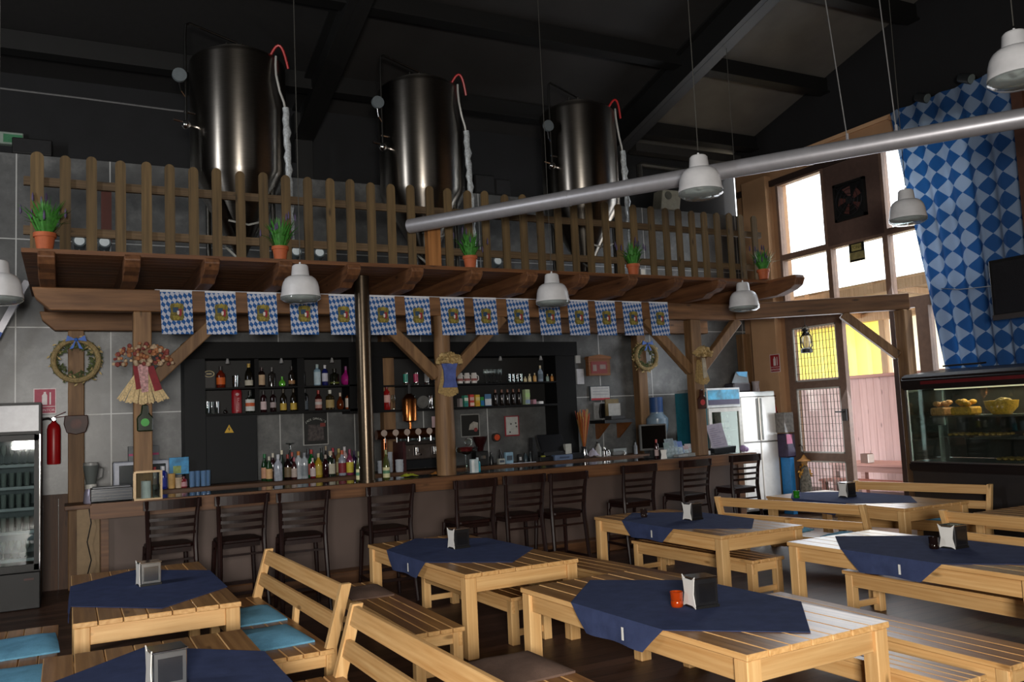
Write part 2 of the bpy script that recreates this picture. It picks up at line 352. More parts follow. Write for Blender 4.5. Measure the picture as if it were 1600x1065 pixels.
# door leaf (closed, barred) and the open doorway beside it
dr = bpy.data.objects.new('door_1', None); col.objects.link(dr); struct(dr)
m = MB(); y0, y1 = 9.35, 10.52
for a, b, c_, d in ((y0, y0+.13, 0, 3.13), (y1-.13, y1, 0, 3.13), (y0+.13, y1-.13, 2.98, 3.13), (y0+.13, y1-.13, 1.99, 2.1), (y0+.13, y1-.13, .84, .96), (y0+.13, y1-.13, 0, .12)): m.box(XR-.03, XR+.05, a, b, c_, d)
m.build('door_frame', FR, dr)
for z0, z1 in ((2.1, 2.98), (.96, 1.99), (.12, .84)):
    MB().box(XR+.03, XR+.036, y0+.13, y1-.13, z0, z1).build('door_pane', M_pane, dr)
    g = MB()
    for q in (y0+.145, y1-.145): g.box(XR-.022, XR, q-.012, q+.012, z0, z1)
    for q in (z0+.012, z1-.012): g.box(XR-.022, XR, y0+.13, y1-.13, q-.012, q+.012)
    g.build('grille_frame', mat('#c8c6c0', .5), dr)
    g = MB(); n = 13
    for i in range(1, n): q = y0+.15+(y1-y0-.3)*i/n; g.cyl((XR-.012, q, z0), (XR-.012, q, z1), .0055, n=6)
    nz = max(3, int((z1-z0)/.11))
    for i in range(1, nz): q = z0+(z1-z0)*i/nz; g.cyl((XR-.006, y0+.13, q), (XR-.006, y1-.13, q), .003, n=6)
    g.build('security_grille', mat('#4a4038', .5), dr)
MB().box(XR-.06, XR-.03, 9.37, 9.46, 1.46, 1.64).cyl((XR-.06, 9.42, 1.6), (XR-.1, 9.42, 1.6), .012).cyl((XR-.1, 9.42, 1.6), (XR-.1, 9.54, 1.6), .012).build('door_lock', mat('#2c2624', .4), dr)
jb = MB(); jb.box(XR-.05, XR+.1, 8.38, 8.47, 0, 3.13).box(XR-.03, XR+.1, 8.42, 9.4, 3.1, 3.2)
struct(jb.build('trim_2', mat('#4a352b', .5)))
# ================================================================ outside terrace
M_pink = wood('rosy_fence_boards', '#dcbcb8', '#c6a39e', 'z', .7, ('y', .17), ring=4, var=.12)
fn = MB(); y = 8.0
while y < 14.5: fn.box(14, 14.04, y, y+.165, 0, 2.2); y += .17
tag(fn.build('board_fence', M_pink), 'tall rosy board fence on the terrace beyond the doorway', 'fence')
tag(MB().box(13.93, 14.07, 8, 14.5, 2.2, 2.26).build('fence_rail', wood('rosy_rail', '#c99c92', '#a9776c', 'y', .6)), 'rosy capping rail along the top of the terrace fence', 'rail')
def drape(y0, y1, z0, z1, x, c, name, label):
    m = MB(); n = 24; vs = []
    for i in range(n+1):
        q = y0+(y1-y0)*i/n; xx = x+.05*math.sin(i*1.5)
        vs += [(xx, q, z0), (xx, q, z1)]
    m.add(vs, [(2*i, 2*i+2, 2*i+3, 2*i+1) for i in range(n)])
    t_ = NT(name); t_.b.inputs['Base Color'].default_value = lin(c); t_.b.inputs['Roughness'].default_value = .8
    tl = t_.n('BsdfTranslucent'); tl.inputs[0].default_value = lin(c); mx = t_.n('MixShader'); mx.inputs[0].default_value = .6
    t_.l(t_.b.outputs[0], mx.inputs[1]); t_.l(tl.outputs[0], mx.inputs[2]); t_.l(mx.outputs[0], t_.out.inputs[0])
    return tag(m.build('drape', t_.m, smooth=True), label, 'drape')
drape(11.65, 13.9, 2.2, 3.35, 14.3, '#fff07e', 'yellow_canvas', 'bright yellow canvas drape above the terrace fence, seen through the doorway')
drape(9.2, 11.3, 2.2, 3.35, 14.3, '#fff8dc', 'pale_yellow_canvas', 'pale yellow canvas drape right of the terrace post')
PW = wood('terrace_timber', '#e6cba8', '#c4a47e', 'z', .6)
for y in (11.5, 8.3): tag(MB().box(14.08, 14.22, y-.07, y+.07, 0, 3.35).build('terrace_post', PW), 'timber post behind the terrace fence '+('between the two yellow drapes' if y > 10 else 'hidden behind the food cabinet'), 'post')
pg = thing('terrace_roof', 'cream boarded terrace roof with timber rafters beyond the windows', 'roof', (0, 0, 0))
m = MB(); m.add([(11.2, 7, 3.6), (14.6, 7, 3.45), (14.6, 15, 3.45), (11.2, 15, 3.6)], [(0,1,2,3)]); m.build('roof_boards', mat('#f1dcb4', .7, var=.05), pg)
MB().box(13.95, 14.15, 7, 15, 3.3, 3.45).box(11.2, 11.3, 7, 15, 3.42, 3.56).build('eaves_beam', PW, pg)
for y in (8, 9.3, 10.6, 11.9, 13.2): MB().beam((11.2, y, 3.54), (14.5, y, 3.4), .1, .1).build('rafter', PW, pg)
bl = thing('neighbour_building', 'pale neighbouring building with a tiled roof line beyond the windows', 'building', (24, 14, 0))
MB().box(0, 3, -4, 2, 0, 5.6).box(0, 3, 2, 9, 0, 5.0).box(.5, 2.5, -5.4, -4, 0, 6.4).build('wall_block', mat('#dcc0a4', .8, var=.12, scale=2), bl)
MB().add([(-.6, -6, 6.2), (3, -6, 7.4), (3, 9, 7.4), (-.6, 9, 6.2)], [(0,1,2,3)]).build('roof_slab', mat('#f3dcb6', .7, var=.06), bl)
# ================================================================ timber gallery over the bar
gal = thing('timber_gallery', 'dark stained timber gallery on posts spanning the whole bar', 'gallery', (0, 9.4, 0))
G = Vector((0, 9.4, 0))
def gp(mb, name, m, bevel=.008): o = mb.build(name, m, gal, bevel=bevel); o.location = -G; return o
m = MB(); n = 17                                       # soffit boards run lengthwise
for i in range(n): y = 8.72+i*.165; m.box(-.36, 8.62, y, min(y+.16, 11.47), 3.41, 3.45)
gp(m, 'deck', wood('gallery_deck', '#80532f', '#472a16', 'x', .6, ('y', .165), ring=5), 0)
def chamf(x0, x1, z0, z1): return [(x0, z1), (x1, z1), (x1, z0), (x0+.16, z0), (x0+.03, z0+.12)]
gp(MB().prism(chamf(-.3, 8.62, 2.985, 3.21), 'y', 9.42, 9.58), 'front_beam', DWOOD_X)
gp(MB().prism(chamf(-.28, 9.6, 2.995, 3.215), 'y', 11.3, 11.48), 'rear_beam', DWOOD_X)
o = MB().box(0, 2.36, -.08, .08, -.11, .11).build('corner_beam', DWOOD_X, gal, bevel=.008); o.location = Vector((8.55, 9.47, 3.1))-G; o.rotation_euler = (0, 0, math.atan2(8.05-9.47, 10.45-8.55))
jp = [(11.47, 3.41), (8.62, 3.41), (8.60, 3.36), (8.66, 3.30), (8.74, 3.27), (8.86, 3.255), (8.95, 3.21), (11.47, 3.21)]
J0 = None
for i in range(12):
    x = -.16+i*.706
    gp(MB().prism([(q, z) for q, z in jp], 'x', x-.07, x+.07), 'joist', DWOOD_Y)
gp(MB().prism([(11.47, 3.43), (8.25, 3.45), (8.22, 3.40), (8.26, 3.32), (8.36, 3.27), (8.6, 3.22), (11.47, 3.21)], 'x', 8.52, 8.68), 'end_joist', DWOOD_Y)
def post(x, y, z0, z1, label, log=False):
    t_ = thing('log_post' if log else 'timber_post', label, 'post', (x, y, z0), group='timber posts of the gallery')
    (MB().lathe([(.115, 0), (.118, .5), (.108, .9), (.1, 1.3), (.095, z1-z0)], 16) if log else MB().box(-.085, .085, -.085, .085, 0, z1-z0)).build('shaft', DWOOD_V, t_, smooth=log, bevel=0 if log else .008)
    return t_
post(.685, 9.505, 1.101, 2.984, 'left front timber post standing on the bar behind the red ribboned bouquet'); post(7.79, 9.505, 1.101, 2.984, 'right front timber post standing on the bar, with a flattened red bottle')
post(3.99, 9.5, 1.101, 2.984, 'rounded log post standing on the middle of the bar', True)
for x, lb in ((.1, 'left rear timber post carrying a wreath and a wooden plaque'), (3.93, 'rear timber post showing between the bottle shelves right of the bronze pole'), (8.2, 'rear timber post carrying the right wreath'), (10.42, 'rear timber post in the corner behind the steel fridge')): post(x, 11.37, 0, 2.99, lb)
post(10.37, 8.1, 0, 2.985, 'timber post under the far end of the corner beam, behind the food cabinet')
for x, s in ((.685, 1), (3.99, -1), (3.99, 1), (7.79, -1), (7.79, 1)):
    gp(MB().beam((x+s*.08, 9.5, 2.27), (x+s*.82, 9.5, 2.99), .11, .13), 'brace', DWOOD_V)
gp(MB().beam((9.75, 8.6, 2.98), (10.3, 8.18, 2.35), .13, .12), 'brace', DWOOD_V)
pole = thing('brass_pole', 'bronze steel pole rising from the bar edge to the gallery, left of the log post', 'pole', (2.955, 9.30, 1.1))
M_bronze = mat('#5a4f42', .3, .9, .1)
MB().cyl((0, 0, .0), (0, 0, 2.3), .084, n=24).build('shaft', M_bronze, pole, smooth=True); MB().cyl((0, 0, 0), (0, 0, .03), .1, n=24).build('foot_flange', M_bronze, pole, smooth=True)
# ---- picket fence
pf = thing('picket_fence', 'weathered brown picket fence along the front edge of the gallery', 'fence', (0, 8.9, 3.45))
def pick(x, h, w=.092):
    o = MB(); r = w/2; o.prism([(-r, 0), (r, 0), (r, h-r)]+[(r*math.cos(a), h-r+r*math.sin(a)) for a in (PI/8*k for k in range(1, 8))]+[(-r, h-r)], 'y', -.014, .014)
    b = o.build('picket', FENCE, pf); b.location = (x, -.035, 0); return b
px = [-.24, -.01, .21, .46, .69, .9, 1.12, 1.34, 1.57, 1.80, 2.03, 2.26, 2.5, 2.72, 2.95, 3.18, 3.41, 3.64, 3.86, 4.11, 4.33, 4.59, 4.83, 5.06, 5.31, 5.54, 5.76, 6.0, 6.2, 6.43, 6.71, 6.94, 7.15, 7.37, 7.58, 7.8, 8.02, 8.22, 8.46]
for i, x in enumerate(px): pick(x, .925+random.uniform(-.012, .012) + (.01 if i in (0,) else 0), .11 if i == 0 else .092)
FR_X = wood('fence_rail_wood', '#66523a', '#3d3020', 'x', .75)
MB().box(-.35, 8.6, -.02, .025, .62, .70).build('rail', FR_X, pf); MB().box(-.35, 8.6, -.02, .025, .16, .24).build('rail', FR_X, pf)
wp = MB(); wp.box(-.045, .045, .0, .06, .12, .72); w1 = wp.build('stake', mat('#4a1f18', .7), pf); w1.location = (.34, .06, 0)
tag(MB().box(-.075, .075, -.05, .05, 0, .42).build('timber_block', wood('orange_block', '#9b6a3c', '#6b4423', 'z'), loc=(3.62, 8.86-.09, 3.451)), 'short pale timber block standing at the open left end of the vent pipe', 'block')
# ---- pots of lavender on the gallery edge
POT = mat('#a9562f', .7); LEAF = mat('#3a7a2c', .6, var=.35, scale=30); LAV = mat('#4b3f5e', .7)
def plant(x, y, z, label, s=1.0, seed=1):
    rnd = random.Random(seed)
    t_ = thing('potted_lavender', label, 'plant', (x, y, z), group='lavender pots on the gallery edge')
    MB().shell([(.001, 0), (.06*s, 0), (.075*s, .10*s), (.086*s, .10*s), (.086*s, .135*s), (.072*s, .135*s), (.07*s, .11*s), (.001, .11*s)], 16).build('pot', POT, t_, smooth=True)
    g = MB(); f = MB()
    for i in range(110):
        a = rnd.uniform(0, 2*PI); sp = rnd.uniform(.02, .2)*s; h = rnd.uniform(.12, .36)*s; b = rnd.uniform(0, .05)*s
        p0 = Vector((b*math.cos(a), b*math.sin(a), .11*s)); p2 = Vector(((b+sp)*math.cos(a), (b+sp)*math.sin(a), .11*s+h*(1-sp*.9))); p1 = (p0+p2)/2+Vector((0, 0, .05*s))
        w_ = Vector((-math.sin(a), math.cos(a), 0))*.008*s
        g.add([p0-w_, p0+w_, p1+w_*1.3, p1-w_*1.3, p2], [(0,1,2,3), (3,2,4)])
        if i % 9 == 0: f.lathe([(.001, 0), (.011*s, .02*s), (.008*s, .06*s), (.001, .085*s)], 5, p2.x, p2.y, p2.z-.02*s)
    o_ = len(g.v); g.v += f.v; g.f += [tuple(i+o_ for i in q) for q in f.f]; g.mi += [1]*len(f.f); g.build('foliage', [LEAF, LAV], t_)
    return t_
for i, (px_, py_, lb) in enumerate(((70, 390, 'bushy lavender pot at the far left end of the gallery edge'), (438, 403, 'lavender pot on the gallery edge left of the second tank'), (735, 417, 'lavender pot on the gallery edge between second and third tank'), (990, 430, 'lavender pot on the gallery edge below the third tank beside a small white card'), (1187, 438, 'lavender pot on the right end of the gallery beside the pale window wall'))):
    p = aty(px_, py_, 8.78); plant(p.x, 8.78 if i < 4 else 8.7, 3.452, lb, 1.12 if i == 0 else 1.0, i+3)
tag(MB().box(-.03, .03, -.002, .002, 0, .075).build('card', M_white, loc=(aty(1005, 430, 8.76).x, 8.76, 3.452)), 'small white card standing by the lavender pot under the third tank', 'card')
# small things along the deck behind the pickets
def spot(x, y, z, label, k=0):
    t_ = thing('deck_spotlight', label, 'spotlight', (x, y, z), group='small spotlights on the gallery floor')
    MB().box(-.05, .05, -.04, .04, 0, .02).box(-.006, .006, -.006, .006, .02, .08).build('bracket', M_dark, t_)
    MB().cyl((-.0, .05, .1), (0, -.05, .13), .055, .06, 14).build('housing', mat('#7c8990', .3, .6), t_, smooth=True); MB().cyl((0, -.051, .13), (0, -.055, .131), .045, n=14).build('lens', mat('#d9e6ee', .2), t_)
for i, (px_, py_, lb) in enumerate(((124, 388, 'pale deck spotlight behind the second and third pickets'), (163, 390, 'deck spotlight beside the dark red stake'), (498, 408, 'deck spotlight right of the lavender pot near the second tank'), (776, 420, 'deck spotlight right of the lavender pot between the tanks'), (462, 407, 'deck spotlight just right of the lavender pot left of the second tank'))):
    p = aty(px_, py_, 8.98); spot(p.x, 8.99, 3.452, lb)
# ---- bunting flags
t = NT('lozenge_cloth'); v = t.obj(); X, Y, Z = t.xyz(v)
# two families of slanted stripes make the lozenges
u = t.math('ADD', t.math('MULTIPLY', X, 9.5), t.math('MULTIPLY', Z, 10.5)); w_ = t.math('SUBTRACT', t.math('MULTIPLY', X, 11.5), t.math('MULTIPLY', Z, 4.5))
a = t.math('LESS_THAN', t.math('FRACT', u), .5); b = t.math('LESS_THAN', t.math('FRACT', w_), .5)
same = t.math('LESS_THAN', t.math('ABSOLUTE', t.math('SUBTRACT', a, b)), .5)
t.l(t.mix(same, lin('#b9bfd0'), lin('#1d5596')), t.b.inputs['Base Color']); t.b.inputs['Roughness'].default_value = .8
M_flag = t.m
M_hem = mat('#d5d8e0', .8); M_gold = mat('#6f6530', .8, var=.5, scale=70); M_gold2 = mat('#8f8136', .8, var=.4, scale=60); M_shB = mat('#24435f', .7, var=.6, scale=120); M_shR = mat('#8c1f2c', .7); M_shW = mat('#d8cfc8', .7)
def flag():
    t_ = thing('bunting_flag', 'x', 'flag', (0, 0, 0), group='blue and white bunting flags on the gallery beam')
    W, H = .31, .455; nx, nz = 8, 10; vs = []; fs = []
    yy = lambda x, z: -.006*math.sin(x*22)*(-z/H) - .01*(-z/H)
    for k in range(nz+1):
        for i in range(nx+1):
            x = -W/2+W*i/nx; z = -H*k/nz; vs.append((x*(1-.02*k/nz)+.012*k/nz, yy(x, z), z))
    for k in range(nz):
        for i in range(nx): q = k*(nx+1)+i; fs.append((q, q+1, q+nx+2, q+nx+1))
    MB().add(vs, fs).build('cloth', M_flag, t_, smooth=True)
    MB().box(-W/2, W/2, -.004, .003, -.018, .004).build('hem', M_hem, t_)
    e = MB(); cx, cz, y = .006, -.225, -.022
    e.m(0).prism([(cx-.055, cz+.085), (cx-.068, cz+.06), (cx-.06, cz+.0), (cx-.07, cz-.06), (cx-.05, cz-.09), (cx+.05, cz-.09), (cx+.07, cz-.06), (cx+.06, cz), (cx+.068, cz+.06), (cx+.055, cz+.085)], 'y', y, y+.006)
    e.m(1).prism([(cx-.03, cz+.095), (cx-.022, cz+.05), (cx+.03, cz+.05), (cx+.038, cz+.095), (cx+.02, cz+.08), (cx+.003, cz+.1), (cx-.014, cz+.08)], 'y', y-.003, y)
    e.m(2).prism([(cx-.04, cz+.045), (cx+.012, cz+.045), (cx+.012, cz-.005), (cx-.04, cz-.005)], 'y', y-.003, y)
    e.m(3).prism([(cx+.014, cz+.03), (cx+.045, cz+.03), (cx+.045, cz-.03), (cx+.03, cz-.05), (cx+.014, cz-.03)], 'y', y-.003, y)
    e.m(4).prism([(cx+.0, cz+.01), (cx+.022, cz+.01), (cx+.022, cz-.022), (cx+.011, cz-.034), (cx, cz-.022)], 'y', y-.005, y-.003)
    e.m(1).prism([(cx-.04, cz-.045), (cx-.005, cz-.04), (cx+.03, cz-.055), (cx+.02, cz-.085), (cx-.03, cz-.085)], 'y', y-.003, y)
    e.build('emblem', [M_gold, M_gold2, M_shB, M_shR, M_shW], t_)
    return t_
fx = [(249, 301), (320, 368), (385, 433), (452, 495), (512, 557), (576, 616), (630, 672), (686, 725), (738, 775), (788, 827), (838, 875), (886, 917), (928, 960), (970, 1002), (1011, 1044)]
f0 = flag()
notes = {0: 'leftmost, over the left brace', 3: 'fourth from left, behind a lamp', 5: 'sixth from left, half behind the pole', 10: 'eleventh from left, behind a lamp', 14: 'rightmost, by the right brace'}
for i, (a, b) in enumerate(fx):
    p = aty((a+b)/2, 460, 9.4); o = f0 if i == 0 else copy_tree(f0)
    o.location = (p.x, 9.398, 3.205 if i < 8 else 3.21); o['label'] = 'blue and white lozenge flag with gold crest, '+notes.get(i, ORD[i]+' from the left on the beam')
tag(MB().tube([(.8, 9.4, 3.207), (4, 9.4, 3.206), (7.15, 9.4, 3.212)], .004, 5).build('bunting_string', M_hem), 'thin pale string carrying the lozenge flags', 'string')
# ================================================================ brewing tanks
def brushed():
    t = NT('brushed_stainless'); v = t.obj(); n = t.noise(t.mapping(v, (6, 6, 160)), 2, 4)
    n2 = t.noise(v, 2.2, 3)
    t.l(t.ramp(t.math('ADD', t.math('MULTIPLY', n, .5), t.math('MULTIPLY', n2, .5)), [(.3, lin('#77726a')), (.7, lin('#97918a'))]), t.b.inputs['Base Color'])
    t.b.inputs['Metallic'].default_value = 1; t.b.inputs['Roughness'].default_value = .3
    t.b.inputs['Anisotropic'].default_value = .8; t.b.inputs['Anisotropic Rotation'].default_value = .25
    tg = t.n('Tangent', direction_type='RADIAL', axis='Z'); t.l(tg.outputs[0], t.b.inputs['Tangent'])
    return t.m
M_tank = brushed(); M_foil = mat('#d3d9dc', .3, .45, .3, scale=40); M_hose_r = mat('#b31d20', .4); M_hose_w = mat('#a9a9a4', .4)
def tank(x, y, label):
    t_ = thing('brewing_tank', label, 'tank', (x, y, 3.45), group='stainless brewing tanks on the gallery'); r = .53
    MB().lathe([(.06, .25), (.09, .32), (r-.02, 1.08), (r, 1.14), (r, 2.44), (r-.015, 2.47), (r-.06, 2.51), (.3, 2.6), (.12, 2.63), (.001, 2.635)], 56).build('vessel', M_tank, t_, smooth=True)
    for i in range(4): a = PI/4+PI/2*i; MB().cyl((.43*math.cos(a), .43*math.sin(a), 0), (.43*math.cos(a), .43*math.sin(a), 1.05), .028, n=10).build('leg', mat('#4a4844', .35, 1), t_, smooth=True)
    MB().lathe([(.13, 2.62), (.13, 2.66), (.001, 2.67)], 16).cyl((.05, .02, 2.66), (.05, .02, 2.75), .012).cyl((-.12, 0, 2.6), (-.12, 0, 2.72), .015).cyl((0, 0, 2.66), (0, 0, 2.7), .02).build('manhole', mat('#6f6d69', .35, 1), t_, smooth=True)
    lx = -.60
    MB().tube([(lx, -.25, 1.62), (lx, -.25, 2.6), (lx+.01, -.25, 2.75), (lx+.05, -.23, 2.78), (-.02, -.05, 2.72), (0, -.03, 2.66)], .014, 8).build('vent_pipe', mat('#5b5b59', .35, 1), t_, smooth=True)
    ga_ = MB().cyl((lx-.07, -.34, 2.14), (lx-.07, -.3, 2.14), .075, n=18).build('gauge', mat('#5f676b', .5), t_, smooth=True)
    MB().tube([(lx-.07, -.3, 2.07), (lx-.05, -.28, 1.98), (lx, -.25, 1.92)], .008, 6).build('gauge_pipe', M_chrome, ga_)
    MB().ball((lx, -.25, 1.62), .05).cyl((lx-.13, -.27, 1.66), (lx+.02, -.25, 1.64), .014, n=8).cyl((lx-.02, -.25, 1.76), (lx+.1, -.22, 1.76), .012, n=8).cyl((lx, -.25, 1.62), (lx+.12, -.2, 1.62), .018, n=8).build('valve', M_chrome, t_, smooth=True)
    MB().tube([(.34, -.44, 2.46), (.33, -.46, 2.35), (.33, -.48, 2.22), (.37, -.46, 2.05), (.42, -.43, 1.94), (.44, -.42, 1.84)], .013, 6).build('hose', M_hose_w, t_, smooth=True)
    m = MB(); pts = []; rr = []
    for i in range(26): z = 1.88-i*.072; pts.append((.44+.006*math.sin(i*2.1)+.0012*i, -.42-.03*min(1, i/12), z)); rr.append(.037+.006*math.sin(i*3.3)+(.008 if i in (4,) else 0))
    m.tube(pts, rr, 10).build('insulated_pipe', M_foil, t_, smooth=True)
    MB().tube([(.25+.0*i, -.3, 2.52) if False else (.30+.2*(i/10)+.0, -.33-.06*math.sin(i/10*PI), 2.5+.14*math.sin(i/10*PI)-.12*(i/10)**2) for i in range(11)], .014, 6).build('red_hose', M_hose_r, t_, smooth=True)
    m = MB()
    m.tube([(-.2, -.42, .55), (0, -.48, .5), (.2, -.42, .57)], .012, 6).tube([(-.25, -.35, .3), (-.1, -.5, .1), (.2, -.45, .02)], .014, 6).build('drain_hose', M_hose_w, t_)
    return t_
tank(1.755, 9.92, 'large stainless brewing tank on the left of the gallery'); tank(4.0, 9.95, 'middle one of three stainless brewing tanks on the gallery'); tank(6.38, 9.98, 'rightmost stainless brewing tank behind the silver vent pipe')
# ================================================================ vent pipe and lamps
vp = thing('vent_pipe', 'long silver vent pipe sloping across the view in front of the picket fence', 'pipe', (0, 0, 0))
z = 3.874; a = aty(640, 354, 8.72); a.z = z; b = atz(1600, 184, z); d = (b-a).normalized(); e = b+d*1.5
M_alu = mat('#a9a8ad', .4, .5, .06)
MB().cyl(a, e, .078, n=32).build('duct', M_alu, vp, smooth=True)
for q in (1.9, 4.2): p = a+d*q; MB().cyl(p-d*.03, p+d*.03, .081, n=32).build('joint_collar', M_alu, vp, smooth=True)
for px_ in (1326, 1403):
    p = min((a+d*(i*.02) for i in range(420)), key=lambda q: abs((q-Vector((0,0,EYE))).dot(ax)/(q-Vector((0,0,EYE))).dot(FWD)*F+800-px_))
    top = Vector((p.x-.25 if px_ == 1326 else p.x-.06, p.y+.15, roofz(p.y+.15)))
    MB().cyl(p+Vector((0, 0, .07)), top, .005, n=5).build('hanging_wire', mat('#8f8f8f', .4, .5), vp); MB().tube([p+Vector((0,0,.13)) + .0*d, p+Vector((.0,0,.08))], .012, 6).build('hanger', M_alu, vp)
t = NT('opal_lamp_plastic'); t.b.inputs['Base Color'].default_value = lin('#d4d4d6'); t.b.inputs['Roughness'].default_value = .35; t.l(t.ramp(t.noise(t.obj(), 5), [(.3, lin('#c6c6c8')), (.7, lin('#dcdcde'))]), t.b.inputs['Base Color'])
M_lamp = t.m
def lamp(x, y, z, label, grp):
    t_ = thing('pendant_lamp', label, 'lamp', (x, y, z), group=grp); r = .19
    MB().shell([(.001, .335), (.07, .335), (.078, .325), (.088, .235), (.092, .228), (.12, .222), (.148, .2), (.168, .165), (.18, .12), (.186, .06), (r+.004, .035), (r+.004, .02), (.18, .03), (.174, .1), (.16, .155), (.138, .19), (.11, .21), (.06, .215)], 32).build('shade', M_lamp, t_, smooth=True); sh_ = t_.children[0]
    MB().lathe([(.008, .37), (.012, .345), (.066, .34), (.07, .334)], 20).build('cap', M_lamp, t_, smooth=True)
    MB().shell([(r, .03), (r+.004, .0), (r-.012, -.012), (.15, -.03), (.08, -.04), (.0001, -.045)], 32).build('glass_rim', glass('lamp_diffuser', '#cfd8d6', .55, .1), sh_, smooth=True)
    MB().ball((0, 0, .1), .045, sz=1.4).build('bulb', mat('#dcdcd8', .3), t_, smooth=True)
    MB().cyl((0, 0, .39), (0, 0, roofz(y)-z-.01), .004, n=6).build('cord', mat('#45443f', .6), t_)
def lamp_at(px_, py_, Y, label, grp):
    p = aty(px_, py_, Y); lamp(p.x, Y, p.z, label, grp)
g1 = 'white bell lamps hanging in front of the flags'; g2 = 'white bell lamps hanging over the tables'
lamp_at(-3, 469, 8.45, 'white bell lamp cut by the left edge of the photo', g1)
lamp_at(470, 467, 8.45, 'white bell lamp hanging in front of the fourth flag', g1)
lamp_at(864, 474, 8.45, 'white bell lamp hanging in front of the eleventh flag', g1)
lamp_at(1163, 482, 8.45, 'white bell lamp hanging at the right end of the gallery', g1)
lamp_at(1095, 303, 5.8, 'white bell lamp hanging in front of the silver vent pipe', g2)
lamp_at(1419, 345, 6.15, 'white bell lamp hanging before the windows at the curtain edge', g2)
lamp_at(1592, 126, 3.45, 'large white bell lamp at the top right corner', g2)
# things on the ledge of the tile wall, seen above the fence
def speaker(px_, py_, w_, h_, label, Y=11.45):
    p = aty(px_, py_, Y); t_ = thing('loudspeaker', label, 'loudspeaker', (p.x, 11.58, 5.121), group='black boxes on top of the tile wall')
    MB().box(-w_/2, w_/2, -.08, .14, .0, h_).build('cabinet', mat('#0e0e0f', .6), t_, bevel=.01); MB().box(-w_/2+.02, w_/2-.02, -.087, -.079, .03, h_-.02).build('grille', mat('#1c1c1e', .8), t_)
speaker(50, 235, .42, .2, 'low black box on the tile wall at the far left'); speaker(760, 290, .34, .3, 'black loudspeaker on the tile wall between second and third tank, left one'); speaker(788, 293, .26, .26, 'black loudspeaker on the tile wall between second and third tank, right one'); speaker(457, 268, .18, .22, 'small black loudspeaker on the tile wall right of the first tank')
es = thing('emergency_light', 'small green and white emergency light high at the left edge', 'light', (aty(10, 216, 11.69).x, 11.695, aty(10, 216, 11.69).z))
MB().box(-.18, .18, -.05, .05, -.08, .07).build('housing', mat('#8c9a90', .4), es, bevel=.01); MB().box(-.03, .17, -.056, -.05, -.06, .04).build('pictogram', mat('#3e7a56', .4), es)
pj = thing('projector', 'pale wall box with round dial on the dark wall right of the third tank', 'box', (aty(1040, 327, 11.58).x, 11.6, 5.121))
MB().prism([(-.2, 0), (.2, 0), (.26, .34), (-.14, .34)], 'y', -.15, .1).build('case', mat('#9c9a8c', .5), pj, bevel=.01); MB().cyl((-.03, -.16, .24), (-.03, -.15, .24), .07, n=18).build('dial', mat('#5f6058', .4), pj)
# ducts high on the back wall right of the third tank
tag(MB().tube([(8.6, 11.6, 5.55), (8.6, 11.6, 5.88), (8.65, 11.6, 5.9), (10.4, 11.6, 5.86)], .05, 8).build('wall_duct', mat('#3c3b39', .5, .4), smooth=True), 'dark grey duct high on the back wall right of the third tank', 'duct')
tag(MB().box(8.3, 10.55, 11.25, 11.45, 6.0, 6.14).build('cable_tray', mat('#2b2a29', .5)), 'dark cable tray above the grey duct', 'tray')
# ================================================================ bar
bar = thing('bar_counter', 'long bar with a timber edged dark glossy top and brown front panel', 'counter', (.2, 9.25, 0))
BWOOD = wood('bar_edge_timber', '#7a5334', '#452a18', 'x', .5, ring=5)
M_front = mat('#5a4a43', .6, var=.12, scale=2)
MB().box(0, 8.4, 0, .13, .955, 1.1).build('front_edge', BWOOD, bar, bevel=.012, seg=2)
MB().box(0.02, 8.4, .13, .72, 1.04, 1.095).build('top', mat('#171a1b', .12), bar)
MB().box(.16, 8.35, .32, .36, .16, 1.0).build('front_panel', M_front, bar)
MB().box(.1, .17, .28, .4, 0, 1.0).build('end_post', BWOOD, bar)
MB().box(8.3, 8.4, .3, .72, 0, 1.0).build('end_panel', BWOOD, bar)
MB().box(.1, 8.35, .1, .36, 0, .16).build('foot_step', BWOOD, bar, bevel=.01)
MB().box(.16, 8.35, .66, .7, 0, 1.04).build('rear_panel', mat('#1d1714', .7), bar)
MB().box(0.1, .16, .36, .7, 0.1, 1.0).build('end_board', mat('#8a6a48', .6), bar)
bc = thing('back_counter', 'long timber edged back counter under the shelves, lined with bottles', 'counter', (.0, 10.7, 0))
MB().box(.42, 7.9, 0, .57, 1.035, 1.1).build('worktop', wood('back_counter_timber', '#6b482d', '#3b2415', 'x', .5, ring=5), bc, bevel=.006)
MB().box(.45, 7.85, .05, .57, 0, 1.035).build('cabinet_front', mat('#1d1815', .6), bc)
# ---- black shelf unit on the back wall
su = thing('back_bar_shelves', 'large black shelving unit for bottles behind the bar', 'shelves', (1.27, 11.1, 1.1))
BK = mat('#09090a', .6, var=.08, spec=.2); BK2 = mat('#16181a', .6, var=.08, spec=.25, scale=3)
W_ = 5.58
MB().box(0, W_, -.03, .38, 1.53, 1.735).build('header', BK, su); MB().box(0, .24, 0, .38, 0, 1.53).build('side_panel', BK2, su); MB().box(W_-.37, W_-.03, 0, .38, 0, 1.53).build('side_panel', BK, su)
MB().box(.24, .85, .0, .38, 0, .83).build('lower_cabinet', BK2, su, bevel=.006)
MB().box(.24, 2.2, 0, .37, .82, .85).build('shelf', BK, su); MB().box(2.52, W_-.37, 0, .37, .79, .82).build('shelf', BK, su)
MB().box(.24, 2.2, 0, .37, 1.15, 1.17).build('shelf', BK, su); MB().box(2.52, W_-.37, 0, .37, 1.13, 1.15).build('shelf', BK, su)
